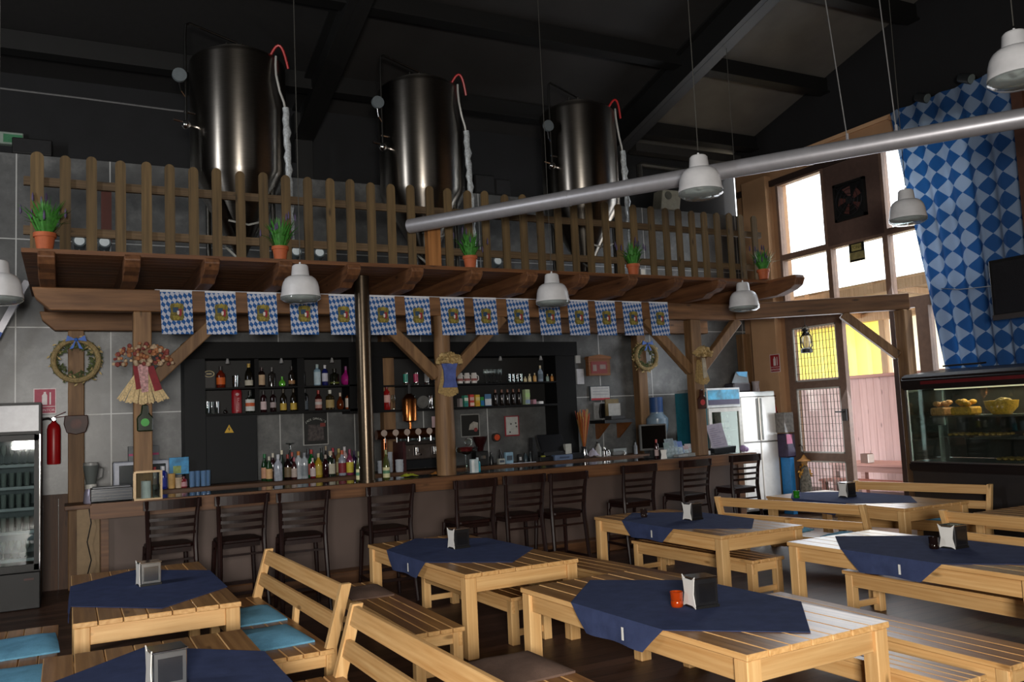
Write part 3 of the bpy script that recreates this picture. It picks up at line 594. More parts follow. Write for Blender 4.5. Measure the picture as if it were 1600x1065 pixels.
MB().box(2.05, 2.52, .0, .37, .79, 1.53).build('divider', BK, su); MB().box(.85, .9, .1, .37, .83, 1.53).build('divider', BK, su); MB().box(1.38, 1.47, .05, .37, .83, 1.53).build('divider', BK, su)
MB().box(.24, W_-.37, .365, .385, .83, 1.53).build('back_panel', mat('#131211', .6), su)
for i, px_ in enumerate((355, 439, 518, 655, 781, 844)):
    p = aty(px_, 567, 11.15); o = MB(); o.lathe([(.012, .03), (.02, .0), (.028, -.03), (.022, -.035)], 10).build('shelf_downlight', mat('#cfcfcf', .3, .6), su, smooth=True).location = (p.x-1.27, .03, 1.5)
wt = thing('warning_sign', 'yellow triangular electrical warning sign on the black cabinet', 'sign', (aty(358, 670, 11.095).x, 11.095, aty(358, 670, 11.095).z))
MB().prism([(-.055, -.045), (.055, -.045), (0, .055)], 'y', -.004, 0).build('plate', mat('#c79c14', .5), wt); MB().prism([(.006, .03), (-.014, -.005), (0, -.003), (-.006, -.035), (.014, .004), (.001, .002)], 'y', -.006, -.004).build('bolt_symbol', M_black, wt)
# ---- bottles and glasses
LG = {}
def liquid(c, rough=.08):
    return mat(c, rough, 0, .25, .6, 20)
P_LIQ = [(0, 0), (.95, 0), (1, .02), (1, .56), (.93, .64), (.5, .74), (.36, .8), (.34, .93), (.34, .93)]
P_WINE = [(0, 0), (.95, 0), (1, .02), (1, .52), (.8, .66), (.42, .78), (.36, .84), (.36, .94)]
P_SQ = [(0, 0), (1, 0), (1.02, .03), (1.02, .62), (.95, .68), (.4, .73), (.36, .78), (.36, .92)]
P_ROUND = [(0, 0), (.6, 0), (.95, .12), (1, .3), (.9, .48), (.5, .62), (.3, .7), (.28, .92)]
P_TALL = [(0, 0), (.95, 0), (1, .02), (1, .66), (.9, .74), (.45, .8), (.4, .84), (.4, .94)]
PR = dict(liq=P_LIQ, wine=P_WINE, sq=P_SQ, round=P_ROUND, tall=P_TALL)
def bottle(p, h, r, body, lab=None, cap='#2a2a2a', shape='liq', label='', group=None, clear=False, band=(.16, .48), cat='bottle', lab2=None):
    t_ = thing('bottle', label, cat, p, group=group); pr = PR[shape]; n = 4 if shape == 'sq' else 14
    m = MB(); prof = [(max(a*r, .0005), z*h) for a, z in pr]
    m.lathe(prof, 14); ob = m.build('glass_body', glass('bottle_'+body.strip('#'), body, .55, .06) if clear else liquid(body), t_, smooth=True)
    if shape == 'sq': ob.scale = (1, .75, 1)
    top = pr[-1]; MB().lathe([(top[0]*r*1.12, top[1]*h-.03), (top[0]*r*1.15, h), (.001, h)], 12).build('cap', mat(cap, .4), t_, smooth=True)
    if lab:
        q = MB(); q.shell([(r*1.012, h*band[0]), (r*1.012, h*band[1])], 14) if shape != 'sq' else q.shell([(r*1.035, h*band[0]), (r*1.035, h*band[1])], 14)
        if lab2: q.m(1).shell([(r*1.03+.0004, h*(band[0]*.6+band[1]*.4)), (r*1.03+.0004, h*(band[0]*.3+band[1]*.7))], 14)
        lb_ = q.build('paper_label', [mat(lab, .6)]+([mat(lab2, .6)] if lab2 else []), t_, smooth=True)
        if shape == 'sq': lb_.scale = (1, .75, 1)
    return t_
def tumbler(p, h, r, label, group, m=None, name='drinking_glass', foot=False, handle=False, tint=None):
    t_ = thing(name, label, 'glass', p, group=group); gl = m or M_glass
    if foot: pr = [(.0005, 0), (r*.8, 0), (r*.8, .006), (r*.12, .02), (r*.12, h*.4), (r*.9, h*.62), (r, h*.8), (r*.8, h)]
    else: pr = [(.0005, 0), (r*.85, 0), (r*.88, .004), (r*.94, h*.5), (r, h), (r*.93, h), (r*.86, h*.5), (r*.78, .012), (.0005, .012)]
    MB().shell(pr, 14).build('bowl', gl, t_, smooth=True)
    if handle: MB().tube([(r*.9, 0, h*.2), (r*1.5, 0, h*.3), (r*1.5, 0, h*.7), (r*.95, 0, h*.8)], .007, 6).build('handle', gl, t_, smooth=True)
    return t_
def on(px_, Y, z, dy=0): p = aty(px_, 600, Y); return (p.x if z is None else (aty(px_, 700 if z < 1.5 else (640 if z < 2.1 else 600), Y)).x, Y, z)
Z1, Z2, ZC = 2.271, 1.951, 1.101          # upper shelf, lower shelf, back counter
gA, gB, gC = 'spirits on the upper black shelf', 'spirits on the lower black shelf', 'bottles crowded on the back counter'
S = 'on the upper black shelf, '; S2 = 'on the lower black shelf, '
# upper shelf, left bay
ov = thing('gift_box', 'dark box with a gold oval badge at the left end of the upper black shelf', 'box', (aty(326, 600, 11.2).x, 11.2, Z1))
MB().box(-.07, .07, -.04, .06, 0, .2).build('carton', mat('#160f0e', .5), ov); m = MB(); m.tube([(.06*math.cos(2*PI*i/20), -.043, .245-.07+.037*math.sin(2*PI*i/20)) for i in range(20)], .005, 5, True).box(-.03, .03, -.045, -.041, .17, .182).build('badge', mat('#b9a878', .4), ov)
bottle(on(345, 11.22, Z1), .27, .055, '#5a1a0a', '#c85a12', '#120d0c', 'liq', 'dark bottle with fiery orange label '+S+'second from the left', gA)
tumbler(on(368, 11.2, Z1), .15, .04, 'clear glass stein on the upper black shelf', gA, handle=True)
bottle(on(389, 11.22, Z1), .3, .05, '#15120a', '#b9b4a4', '#b08f3c', 'wine', 'champagne bottle with gold neck foil and pale label '+S+'left bay', gA, band=(.08, .3))
bottle(on(409, 11.22, Z1), .25, .042, '#1b0f0c', '#b99d7d', '#2c0f10', 'tall', 'dark bottle with cream and red label '+S+'fourth bottle', gA, band=(.1, .62))
bottle(on(425, 11.22, Z1), .25, .045, '#252220', None, '#4a4744', 'sq', 'dark square decanter '+S+'left of the green skull bottle', gA)
bottle(on(441, 11.22, Z1), .13, .045, '#5aa832', None, '#5aa832', 'round', 'small bright green bottle on the upper black shelf', gA)
bottle(on(456, 11.22, Z1), .26, .042, '#1b1613', '#9a724c', '#2a2522', 'liq', 'dark bottle with round tan label '+S+'by the green one', gA, band=(.12, .3))
bottle(on(472, 11.22, Z1), .29, .045, '#221c1c', None, '#7b7270', 'liq', 'dark unlabelled bottle '+S+'before the divider', gA)
bottle(on(496, 11.2, Z1), .28, .045, '#86a3b5', '#b5c9d4', '#9aa', 'tall', 'tall pale blue bottle '+S+'right bay', gA, band=(.05, .64))
bottle(on(508, 11.22, Z1), .27, .04, '#1a2060', '#c8c8d8', '#c8c8cc', 'tall', 'cobalt blue bottle with white label on the upper black shelf', gA, band=(.2, .6))
bottle(on(523, 11.22, Z1), .22, .06, '#14160d', '#56601f', '#1a1a12', 'sq', 'flat black bottle with dim green lettering left of the magenta flask', gA, band=(.1, .2))
bottle(on(541, 11.22, Z1), .25, .07, '#9c1f72', None, '#7a3a6a', 'round', 'round magenta flask bottle on the upper black shelf', gA)
# lower shelf, left bay
for i, px_ in enumerate((324, 331, 339)): tumbler(on(px_, 11.18+.03*(i % 2), Z2), .15, .03, 'clear glass at the left end of the lower black shelf, '+ORD[i]+' of three', gB)
bottle(on(352, 11.22, Z2), .07, .025, '#131211', None, '#131211', 'round', 'tiny dark bottle left of the red tin on the lower black shelf', gB)
rt = thing('red_tin', 'tall red tin with pale script on the lower black shelf', 'tin', on(370, 11.2, Z2))
MB().lathe([(.0005, 0), (.06, 0), (.062, .02), (.062, .27), (.05, .29), (.0005, .29)], 18).build('tin_body', mat('#8e0f1b', .4), rt, smooth=True)
MB().lathe([(.001, .2), (.02, .215), (.028, .235), (.02, .25), (.001, .255)], 10, 0, -.045).build('crest', mat('#c9a3a3', .5), rt); text('Reserva', .055, (.005, -.064, .105), (PI/2, -PI/2, 0), mat('#c98f90', .5), rt)
bottle(on(391, 11.2, Z2), .27, .055, '#10160f', '#c9cac6', '#14160f', 'sq', 'square dark bottle with white label and orange band on the lower black shelf', gB, band=(.08, .62), lab2='#c0562a')
bottle(on(412, 11.22, Z2), .27, .038, '#250d10', '#c9b3b3', '#1b1212', 'tall', 'dark red bottle with white label '+S2+'beside the orange banded bottle', gB, band=(.12, .5))
bottle(on(427, 11.22, Z2), .27, .038, '#1d0f10', '#a99', '#1b1212' , 'tall', 'dark bottle with pale label '+S2+'left of two yellow labels', gB, band=(.2, .45)) if False else bottle(on(427, 11.22, Z2), .27, .038, '#1d0f10', '#a09090', '#1b1212', 'tall', 'dark bottle with pale label '+S2+'left of two yellow labels', gB, band=(.2, .45))
for i, px_ in enumerate((443, 459)): bottle(on(px_, 11.22, Z2), .29, .042, '#1c1710', '#b99a3a', '#3a3022', 'liq', 'dark bottle with yellow label '+S2+('left' if not i else 'right')+' of two', gB, band=(.06, .36))
bottle(on(477, 11.22, Z2), .28, .04, '#15171a', '#49525a', '#15171a', 'tall', 'black bottle with grey label '+S2+'before the divider', gB, band=(.05, .45))
bottle(on(498, 11.22, Z2), .26, .045, '#3a1210', '#b98f86', '#9b2c20', 'liq', 'red capped bottle with white label '+S2+'right bay', gB, band=(.1, .55), lab2='#c9c2c0')
bottle(on(516, 11.2, Z2), .26, .055, '#2b2410', '#a58f5c', '#c9c9c0', 'sq', 'square amber bottle with tan label and pale stopper on the lower black shelf', gB, band=(.1, .5))
bottle(on(532, 11.22, Z2), .22, .05, '#5a2508', None, '#c8b8a8', 'round', 'round amber brandy bottle '+S2+'right of the square amber one', gB)
bottle(on(545, 11.22, Z2), .24, .045, '#8a3a10', '#d8cfc4', '#3a2a20', 'liq', 'orange liqueur bottle with white label '+S2+'last before the pole', gB, band=(.1, .6))
# right bays
for i, (px_, c) in enumerate(((634, '#2f8f7c'), (650, '#b0305a'), (667, '#b8b8b8'), (682, '#5a78a8'))):
    t_ = thing('beer_tankard', ('green', 'red', 'grey', 'blue')[i]+' banded steel tankard on the upper black shelf', 'tankard', on(px_, 11.2, Z1-.02), group='steel tankards on the upper black shelf')
    MB().lathe([(.0005, 0), (.036, 0), (.036, .02), (.028, .03), (.032, .15), (.036, .17), (.0005, .17)], 14).build('cup', M_chrome, t_, smooth=True); MB().shell([(.0325, .035), (.0345, .15)], 14).build('colour_band', mat(c, .4), t_, smooth=True)
for i, px_ in enumerate((646, 673)): 
    t_ = thing('beer_tankard', 'plain steel tankard '+('left' if not i else 'right')+' of the silver plate on the lower black shelf', 'tankard', on(px_, 11.2, Z2-.03), group='steel tankards on the lower black shelf'); MB().lathe([(.0005, 0), (.04, 0), (.04, .02), (.03, .04), (.034, .17), (.04, .185), (.0005, .185)], 14).build('cup', M_chrome, t_, smooth=True)
p = on(660, 11.25, Z2-.03); tag(MB().cyl((0, 0, .09), (0, .012, .094), .09, n=24).build('silver_plate', mat('#8b8b88', .4, .6), loc=(p[0], 11.22, Z2-.03), smooth=True), 'round silver plate standing on the lower black shelf', 'plate')
t_ = thing('tin_box', 'olive yellow tin left of the log post on the lower black shelf', 'tin', on(684, 11.2, Z2-.03)); MB().box(-.04, .04, -.03, .03, 0, .15).build('tin_body', mat('#8a8330', .5), t_, bevel=.006)
bottle(on(605, 11.2, Z2-.03), .33, .045, '#8f1a1a', '#d8a8a0', '#6a1414', 'tall', 'tall red bottle with white label right of the bronze pole', gB, band=(.3, .6))
for i, px_ in enumerate((593, 598, 615)): tumbler(on(px_, 11.25, Z2-.03), .2, .03, 'clear stemmed glass beside the tall red bottle, '+ORD[i], 'glasses beside the tall red bottle', foot=True)
for i, px_ in enumerate((719, 730, 741)):
    t_ = thing('beer_mug', 'white and red ceramic mug on the upper black shelf right of the log post, '+ORD[i], 'mug', on(px_, 11.2, Z1-.02), group='ceramic mugs right of the log post'); MB().lathe([(.0005, 0), (.04, 0), (.045, .05), (.04, .12), (.035, .15), (.0005, .15)], 16).build('cup', mat('#c9c4bf', .25), t_, smooth=True); MB().shell([(.0465, .035), (.0455, .07)], 16).build('printed_band', mat('#8a4a44', .4), t_); MB().tube([(.04, 0, .03), (.07, 0, .05), (.07, 0, .1), (.038, 0, .12)], .007, 6).build('handle', mat('#c9c4bf', .25), t_, smooth=True)
for i, px_ in enumerate((759, 765, 771, 777, 782)): tumbler(on(px_, 11.2, Z1-.02), .2, .03, 'tall clear beer glass in a row on the upper black shelf, '+ORD[i]+' from the left', 'tall beer glasses on the upper shelf', foot=True)
for i, px_ in enumerate((796, 802, 808, 814)): tumbler(on(px_, 11.2, Z1-.02), .12, .028, 'short clear glass on the upper black shelf, '+ORD[i]+' from the left', 'short glasses on the upper shelf')
for i, (px_, c, h) in enumerate(((821, '#c8b890', .08), (828, '#d8c8a0', .12), (836, '#c89858', .13), (845, '#8a98a8', .24), (856, '#9ab0a8', .11), (863, '#c88848', .11), (872, '#a8b8c8', .1), (878, '#a8b8d0', .11))):
    bottle(on(px_, 11.2, Z1-.02), h, .025 if h < .2 else .04, c, '#5a6a78' if h > .2 else None, '#c8b898', 'liq', ('tall grey bottle' if h > .2 else ('cream', 'pale yellow', 'honey', '', 'mint', 'orange', 'light blue', 'lavender blue')[i]+' miniature bottle')+' on the upper black shelf near the right pillar', 'miniature bottles near the right pillar')
def carton(px_, w, h, cs, label, z=Z2-.03, name='tea_box', cat='box', Y=11.2, dpt=.05):
    t_ = thing(name, label, cat, on(px_, Y, z), group='tea boxes on the lower shelf' if name == 'tea_box' else None)
    MB().box(-w/2, w/2, -dpt, dpt, 0, h).build('carton', mat(cs[0], .5), t_, bevel=.003)
    for k, c in enumerate(cs[1:]): MB().box(-w/2+.0, w/2-.0, -dpt-.002, -dpt, h*k/len(cs[1:])*.9+.01, h*(k+.6)/len(cs[1:])*.9+.01).build('printed_panel', mat(c, .5), t_)
carton(719, .045, .12, ('#8d8484',), 'narrow grey box on the lower shelf right of the log post')
carton(727, .06, .16, ('#3d8a72', '#1d6f6f', '#cfd8c8'), 'teal and cream tea box on the lower shelf'); carton(736, .065, .17, ('#b5362e', '#d9b8a8', '#c8a098'), 'red tea box on the lower shelf'); carton(745, .065, .165, ('#c9a634', '#c08a20', '#cfc080'), 'yellow tea box on the lower shelf'); carton(752, .05, .13, ('#2d8a3a', '#1d6aa0'), 'green and blue tea box on the lower shelf')
carton(763, .1, .17, ('#4a6f96', '#c8ccd0'), 'blue and white booklet standing on the lower shelf', name='booklet', cat='booklet', dpt=.01)
for i, px_ in enumerate((775, 785, 794, 803, 812)): bottle(on(px_, 11.2, Z2-.03), .23, .032, '#191311', None, '#6a3a1c', 'tall', 'dark syrup bottle with brown pump on the lower shelf, '+ORD[i]+' from the left', 'syrup bottles on the lower shelf')
carton(823, .075, .22, ('#a3b48a', '#7f8fa8', '#9fc080'), 'pale green packet on the lower shelf', name='packet', cat='packet'); carton(834, .05, .07, ('#a87a88',), 'small pink box on the lower shelf', name='sugar_box', cat='box'); carton(844, .07, .04, ('#d8d8d8',), 'small white folded towel on the lower shelf', name='folded_towel', cat='towel')
# back counter bottles: (px, h, r, body, label, cap, shape, text)
cb = [(413, .33, .042, '#123018', '#b98a6c', '#1f6a3a', 'wine', 'dark green sparkling wine bottle with green foil, leftmost on the back counter', 10.95), (420, .3, .04, '#1b3a1c', '#c9a070', '#b9b4a4', 'wine', 'green bottle with orange cream label, second from the left on the back counter', 10.85),
 (426, .33, .04, '#2a1418', None, '#c8c0b0', 'liq', 'dark bottle behind the white bottle on the back counter', 11.1), (434, .32, .052, '#a9b0bd', None, '#c8ccd4', 'liq', 'white frosted bottle with a dark print, front left of the back counter', 10.8),
 (440, .36, .04, '#1e2a20', None, '#d8d0b8', 'wine', 'tall bottle with pale cap behind the white frosted one', 11.1), (449, .31, .045, '#1a0e0e', '#7a6a50', '#8a2a20', 'liq', 'nearly black bottle right of the white frosted one', 10.9), (456, .33, .04, '#180d10', None, '#a8483a', 'liq', 'black bottle with red cap right of the nearly black one', 11.05),
 (459, .27, .036, '#3a1a1a', '#c8b8b0', '#b06070', 'liq', 'dark bottle with pink cap and pale label on the back counter', 10.85), (466, .34, .045, '#b8c0c8', '#a8b0b8', '#c87a3a', 'tall', 'clear gin bottle with orange cap on the back counter', 10.9), (475, .32, .046, '#b0b8c0', '#8a949c', '#8a8f98', 'tall', 'clear vodka bottle with grey cap on the back counter', 10.88),
 (481, .36, .04, '#3a3a40', None, '#303438', 'tall', 'grey bottle behind the clear vodka bottle', 11.15), (486, .35, .05, '#0f5a24', '#b05a50', '#b03030', 'liq', 'bright green bottle with red cap on the back counter', 11.0), (488, .25, .035, '#6a1a20', '#d8c8c8', '#c8b8b8', 'liq', 'short red bottle with round white label in front of the green one', 10.8),
 (497, .3, .046, '#b89a30', '#c8b050', '#c8c0a0', 'liq', 'yellow labelled bottle right of the green one', 10.92), (502, .36, .04, '#24302a', '#a8a8a0', '#2a2a2a', 'wine', 'dark bottle with pale neck behind the yellow labelled one', 11.15), (508, .28, .042, '#2a0e14', None, '#a89a90', 'liq', 'dark burgundy bottle on the back counter', 10.85),
 (509, .38, .035, '#302c28', '#c88', '#9a8a70', 'wine', 'tall slim bottle in the back row under the dark poster', 11.2), (516, .32, .058, '#1c2a20', '#c8c4b0', '#c8b8a0', 'sq', 'dark square bottle with large cream label on the back counter', 10.92), (520, .35, .04, '#48201c', None, '#b0283a', 'wine', 'bottle with crimson cap behind the cream labelled one', 11.15),
 (529, .34, .04, '#7a6a40', '#b0a880', '#b0a060', 'tall', 'olive bottle right of the cream labelled one', 11.1), (534, .32, .05, '#9aa0b0', '#8a2a34', '#c85a3a', 'liq', 'clear bottle with red label band and orange cap on the back counter', 10.95), (538, .36, .04, '#b8a0a0', '#a83a44', '#d0ccd0', 'tall', 'bottle with white cap near the pole on the back counter', 11.1),
 (546, .33, .046, '#7a3050', '#d0c040', '#8a2a4a', 'liq', 'red and yellow labelled bottle near the pole on the back counter', 10.9), (553, .3, .04, '#2a1a40', None, '#3a2a50', 'liq', 'dark violet bottle behind the pale wine bottle', 11.05)]
for px_, h, r, body, lab, cap, sh, tx, Y in cb:
    lab = {'#c88': '#cc8888'}.get(lab, lab); bottle(on(px_, Y, ZC), h, r, body, lab, cap, sh, tx, gC, band=(.1, .5))
fnl = thing('stemmed_funnel', 'clear upturned funnel glass standing above the bottles on the back counter', 'glass', on(453, 11.2, ZC)); MB().shell([(.04, 0), (.035, .3), (.012, .34), (.01, .42), (.06, .44), (.062, .445)], 16).build('bowl', M_glass, fnl, smooth=True)
for px_, lb in ((562, 'pale green wine bottle with cream label standing left of the bronze pole'), (604, 'pale green wine bottle with cream label standing right of the bronze pole')):
    p = on(px_, 9.5, 1.1); bottle((aty(px_, 745, 9.5).x, 9.5, 1.1), .34, .04, '#7d8a4a', '#d9d6a8', '#8a9068', 'wine', lb, 'wine bottles on the bar by the pole', clear=True, band=(.08, .42), lab2='#5a8a6a')
bottle((aty(564, 720, 10.9).x, 10.9, ZC), .34, .042, '#2b1c2c', '#b0a8a8', '#2a2030', 'liq', 'dark bottle with pale neck label behind the left wine bottle', gC, band=(.55, .7))
# ================================================================ tables, benches, stools
TH = .617; TW, TL = 1.0, 2.08
def table_proto(label):
    t_ = thing('beer_table', label, 'table', (0, 0, 0), group='pine tables of the hall'); w, l = TW/2, TL/2
    m = MB(); n = 7; pw = TW/n
    for i in range(n): x = -w+i*pw; m.box(x+.003, x+pw-.003, -l, l, TH-.032, TH)
    b = MB()
    b = top_face(m.build('tabletop', PINE_Y, t_, bevel=.004), wood('table_planks_shaded', '#ad8150', '#76502c', 'y', .3, ('x', pw), var=.35, ring=9, spec=.5))  # same pine as the edges; dimmer light on top is put into the colour
    for s in (-1, 1):
        MB().box(s*(w-.045)-.014, s*(w-.045)+.014, -l+.1, l-.1, TH-.145, TH-.033).build('side_apron', PINE_Y, t_, bevel=.003)
        MB().box(-w+.1, w-.1, s*(l-.045)-.014, s*(l-.045)+.014, TH-.145, TH-.033).build('end_apron', PINE_X, t_, bevel=.003)
    for sx in (-1, 1):
        for sy in (-1, 1):
            o = MB().box(-.045, .045, -.045, .045, 0, TH-.033).build('leg', PINE_V, t_, bevel=.005); o.location = (sx*(w-.055), sy*(l-.055), 0)
    return t_
tabs = [  # x centre, y centre, rot, label
 (3.22, 4.19, R(2.2), 'nearest pine table at the centre, cloth holding an orange candle jar'),
 (.39, 4.17, R(0), 'pine table at the bottom left corner, in front of the other left table'),
 (.53, 7.06, R(0), 'pine table on the left in front of the first bar stools'),
 (3.05, 6.95, R(2), 'pine table at mid floor before the fourth and fifth bar stools'),
 (5.64, 7.1, R(0), 'pine table before the eighth and ninth bar stools'),
 (5.80, 4.40, R(0), 'pine table at the right with a dark jar beside its napkin holder'),
 (8.26, 7.24, R(-2), 'pine table farthest back on the right, with a green candle jar'),
 (8.35, 4.5, R(0), 'pine table cut by the right edge of the photo')]
T0 = None; TABS = []
for i, (x, y, rz, lb) in enumerate(tabs):
    T0 = table_proto(lb) if i == 0 else T0
    o = T0 if i == 0 else copy_tree(T0); o.location = (x, y, 0); o.rotation_euler = (0, 0, rz); o['label'] = lb; TABS.append(o)
bpy.context.view_layer.update()
# cloths: a square of navy cloth laid cornerwise, two corners hanging over the long sides
def cloth(T, label, cx=0, cy=0, hang=.14, half=.93, tw=0, tagged=True, left=True):
    t_ = thing('table_runner', label, 'tablecloth', (T.location.x, T.location.y, TH+.0015), T.rotation_euler.z, group='navy cloths on the pine tables'); w = TW/2+.004
    th = .004; m = MB()
    a, b = half-w, .28
    f = lambda x: 0
    yl = (half-w)*1.02
    P = [(-w, cy-yl-.0), (cx+.02, cy-half), (w, cy-yl), (w, cy+yl), (cx-.02, cy+half), (-w, cy+yl)]
    n = len(P)
    vs = [(x, y, th) for x, y in P]; fs = [tuple(range(n))]
    m.add(vs, fs)
    m.add([(x, y, .0) for x, y in P], [tuple(range(n))[::-1]])
    for i in range(n): p, q = P[i], P[(i+1) % n]; m.add([(p[0], p[1], 0), (q[0], q[1], 0), (q[0], q[1], th), (p[0], p[1], th)], [(0, 1, 2, 3)])
    for s in (-1, 1):
        N = 10; top = []; bot = []
        for i in range(N+1):
            u = i/N; y = cy-yl+2*yl*u; hw = yl-.11*0; yy = cy+(y-cy)*(.60)
            top.append((s*w, y, th)); bot.append((s*(w+.012+.006*math.sin(u*9)), yy, -hang-.004*math.cos(u*7)))
        mid = [((p[0]*.5+q[0]*.5)+s*.004, p[1]*.5+q[1]*.5, (p[2]+q[2])/2) for p, q in zip(top, bot)]
        L = top+mid+bot; K = N+1
        m.add(L, [(r*K+i, r*K+i+1, (r+1)*K+i+1, (r+1)*K+i) for r in range(2) for i in range(N)])
    m.build('cloth', NAVY, t_)
    if tagged: o = MB().box(-.002, .0, -.009, .009, -.035, .035).build('care_tag', M_white, t_); o.location = (-w-.017, cy-.10, -hang*.55)
    return t_
cl = [(0, -.02, 'navy cloth on the nearest centre table, under the orange jar', 0, .0), (1, 0, 'navy cloth on the bottom left table', 0, 0), (2, 0, 'navy cloth on the left table before the first bar stools', 0, 0), (3, .1, 'navy cloth on the mid floor table before the fourth and fifth stools', 0, 0),
      (4, .06, 'navy cloth on the table before the eighth and ninth stools', 0, 0), (5, .03, 'navy cloth on the right table with the dark jar', 0, 0), (6, .16, 'navy cloth on the farthest table at the back right', 0, 0)]
for i, cy, lb, _, _ in cl: cloth(TABS[i], lb, 0, cy, tagged=i in (0, 3, 4, 5))
tag(MB().box(-.1, .1, -.1, .1, 0, .006).build('folded_cloth', NAVY, loc=(8.8, 4.9, TH+.002)), 'corner of a navy cloth on the table at the right edge', 'tablecloth')
# napkin holders
M_nap = mat('#e9e7e2', .6, var=.03); M_mirror = mat('#c9c9c9', .14, 1, .05); M_holder = mat('#2b2b2d', .3, .4)
def holder(p, rz, label, dark=True):
    t_ = thing('napkin_holder', label, 'napkin holder', p, rz, group='napkin holders on the tables'); H = .155
    MB().box(-.062, .062, -.058, .058, .012, H-.006).build('body', M_holder if dark else M_steel, t_, bevel=.004)
    MB().box(-.066, .066, -.06, .06, 0, .014).build('base', M_black, t_)
    MB().box(-.066, .066, -.06, .06, H-.008, H).build('top_plate', M_mirror, t_, bevel=.002)
    t_.scale = (1.16, 1.16, 1.1)
    c = [(-.058, 0), (-.03, .012), (.03, .012), (.058, 0), (.05, .035), (.042, .07), (.05, .125), (.06, H+.006), (.035, H-.012), (-.035, H-.012), (-.06, H+.006), (-.05, .125), (-.042, .07), (-.05, .035)]
    MB().prism(c, 'x', -.0685, -.064).build('end_plate', M_nap, t_)
    MB().box(-.045, .045, -.0595, -.0575, .03, H-.03).build('front_panel', mat('#37373a', .15, .7) if dark else mat('#9a9a98', .2, 1), t_)
    return t_
HZ = TH+.0065
hs = [((3.235, 4.02), R(-8), 'napkin holder beside the orange jar on the centre table', True), ((.40, 4.26), R(6), 'napkin holder on the bottom left table, cut by the frame', False), ((.55, 7.14), R(8), 'napkin holder on the left table before the first bar stools', False), ((3.08, 7.12), R(4), 'napkin holder on the mid floor table', True),
      ((5.69, 7.12), R(4), 'napkin holder on the table before the eighth and ninth stools', True), ((5.93, 4.36), R(0), 'napkin holder beside the dark jar on the right table', True), ((8.28, 7.44), R(0), 'napkin holder on the farthest back table', True)]
for (x, y), rz, lb, dk in hs: holder((x, y, HZ), rz, lb, dk)
def jar(p, c, label, trans=.35):
    t_ = thing('candle_jar', label, 'candle jar', p, group='glass candle jars on the tables')
    MB().shell([(.0005, 0), (.032, 0), (.036, .01), (.036, .03), (.033, .036), (.036, .042), (.036, .07), (.038, .085), (.034, .085), (.031, .05), (.0005, .04)], 16).build('glass_jar', glass('jar_'+c.strip('#'), c, trans, .1), t_, smooth=True)
    MB().cyl((0, 0, .008), (0, 0, .036), .029, n=14).build('candle', mat(c, .5), t_, smooth=True)
jar((3.115, 4.09, HZ), '#d9530f', 'small orange candle jar on the nearest centre table'); jar((5.785, 4.42, HZ), '#2a1a14', 'small dark candle jar on the right table'); jar((7.82, 7.80, HZ), '#3fae2a', 'small green candle jar on the farthest table'); jar((5.47, 7.66, HZ), '#40302a', 'small smoky candle jar on the table before the eighth stool')
# ---- benches
BH = .365
def bench(x, y, rz, label, L=2.05, W=.40, back=0, first={}):
    """back: 0 none, +1 backrest on +x side, -1 on -x side"""
    key = (back, W, L)
    if key in first: t_ = copy_tree(first[key])
    else:
        t_ = thing('beer_bench' if not back else 'backrest_bench', label, 'bench', group='pine benches with backrest' if back else 'backless pine benches'); l = L/2; w = W/2; n = 4; pw = W/n
        m = MB()
        for i in range(n): q = -w+i*pw; m.box(q+.003, q+pw-.003, -l, l, BH-.03, BH)
        top_face(m.build('seat', PINE_Y, t_, bevel=.004), wood('bench_planks_shaded', '#a67846', '#6f4524', 'y', .32, ('x', pw), var=.3, ring=9))  # seat tops coloured darker than the pine sides to stand in for shade
        for s in (-1, 1):
            MB().box(s*(w-.03)-.013, s*(w-.03)+.013, -l+.02, l-.02, BH-.125, BH-.031).build('side_rail', PINE_Y, t_, bevel=.003)
            MB().box(-w+.05, w-.05, s*(l-.05)-.013, s*(l-.05)+.013, BH-.11, BH-.031).build('end_rail', PINE_X, t_, bevel=.003)
            MB().box(-w+.06, w-.06, s*(l-.06)-.012, s*(l-.06)+.012, .06, .11).build('stretcher', PINE_X, t_, bevel=.003)
            for sx in (-1, 1):
                if back == sx: continue
                o = MB().box(-.035, .035, -.035, .035, 0, BH-.031).build('leg', PINE_V, t_, bevel=.004); o.location = (sx*(w-.045), s*(l-.06), 0)
        if back:
            for s in (-1, 1):
                MB().prism([(back*(w-.06), 0), (back*(w+.015), 0), (back*(w+.02), BH), (back*(w+.125), .745), (back*(w+.06), .745), (back*(w-.05), BH)], 'y', s*(l-.05)-.026, s*(l-.05)+.026).build('rear_post', PINE_V, t_, bevel=.004)
            MB().prism([(back*(w-.02), .03), (back*(w+.015), .03), (back*(w+.075), .54), (back*(w+.035), .54)], 'y', -.03, .03).build('middle_post', PINE_V, t_, bevel=.003)
            for z0, z1 in ((.47, .56), (.635, .735)):
                o0 = w-.03+(z0-BH)/(.745-BH)*.108; o1 = w-.03+(z1-BH)/(.745-BH)*.108
                MB().prism([(back*(o0-.01), z0), (back*(o0+.018), z0), (back*(o1+.018), z1), (back*(o1-.01), z1)], 'y', -l+.028, l-.028).build('back_slat', PINE_Y, t_, bevel=.003)
        first[key] = t_
    t_.location = (x, y, 0); t_.rotation_euler = (0, 0, rz); t_['label'] = label; return t_
bench(1.25, 6.47, R(2), 'backrest bench with two blue cushions right of the left table', L=2.1, W=.40, back=1)
bench(1.19, 3.84, R(1.5), 'backrest bench at the bottom centre left, its slats running out of the frame', L=2.1, W=.40, back=1)
bench(7.02, 6.95, R(11), 'backrest bench between the mid right table and the farthest table, seen from behind', L=1.86, back=-1)
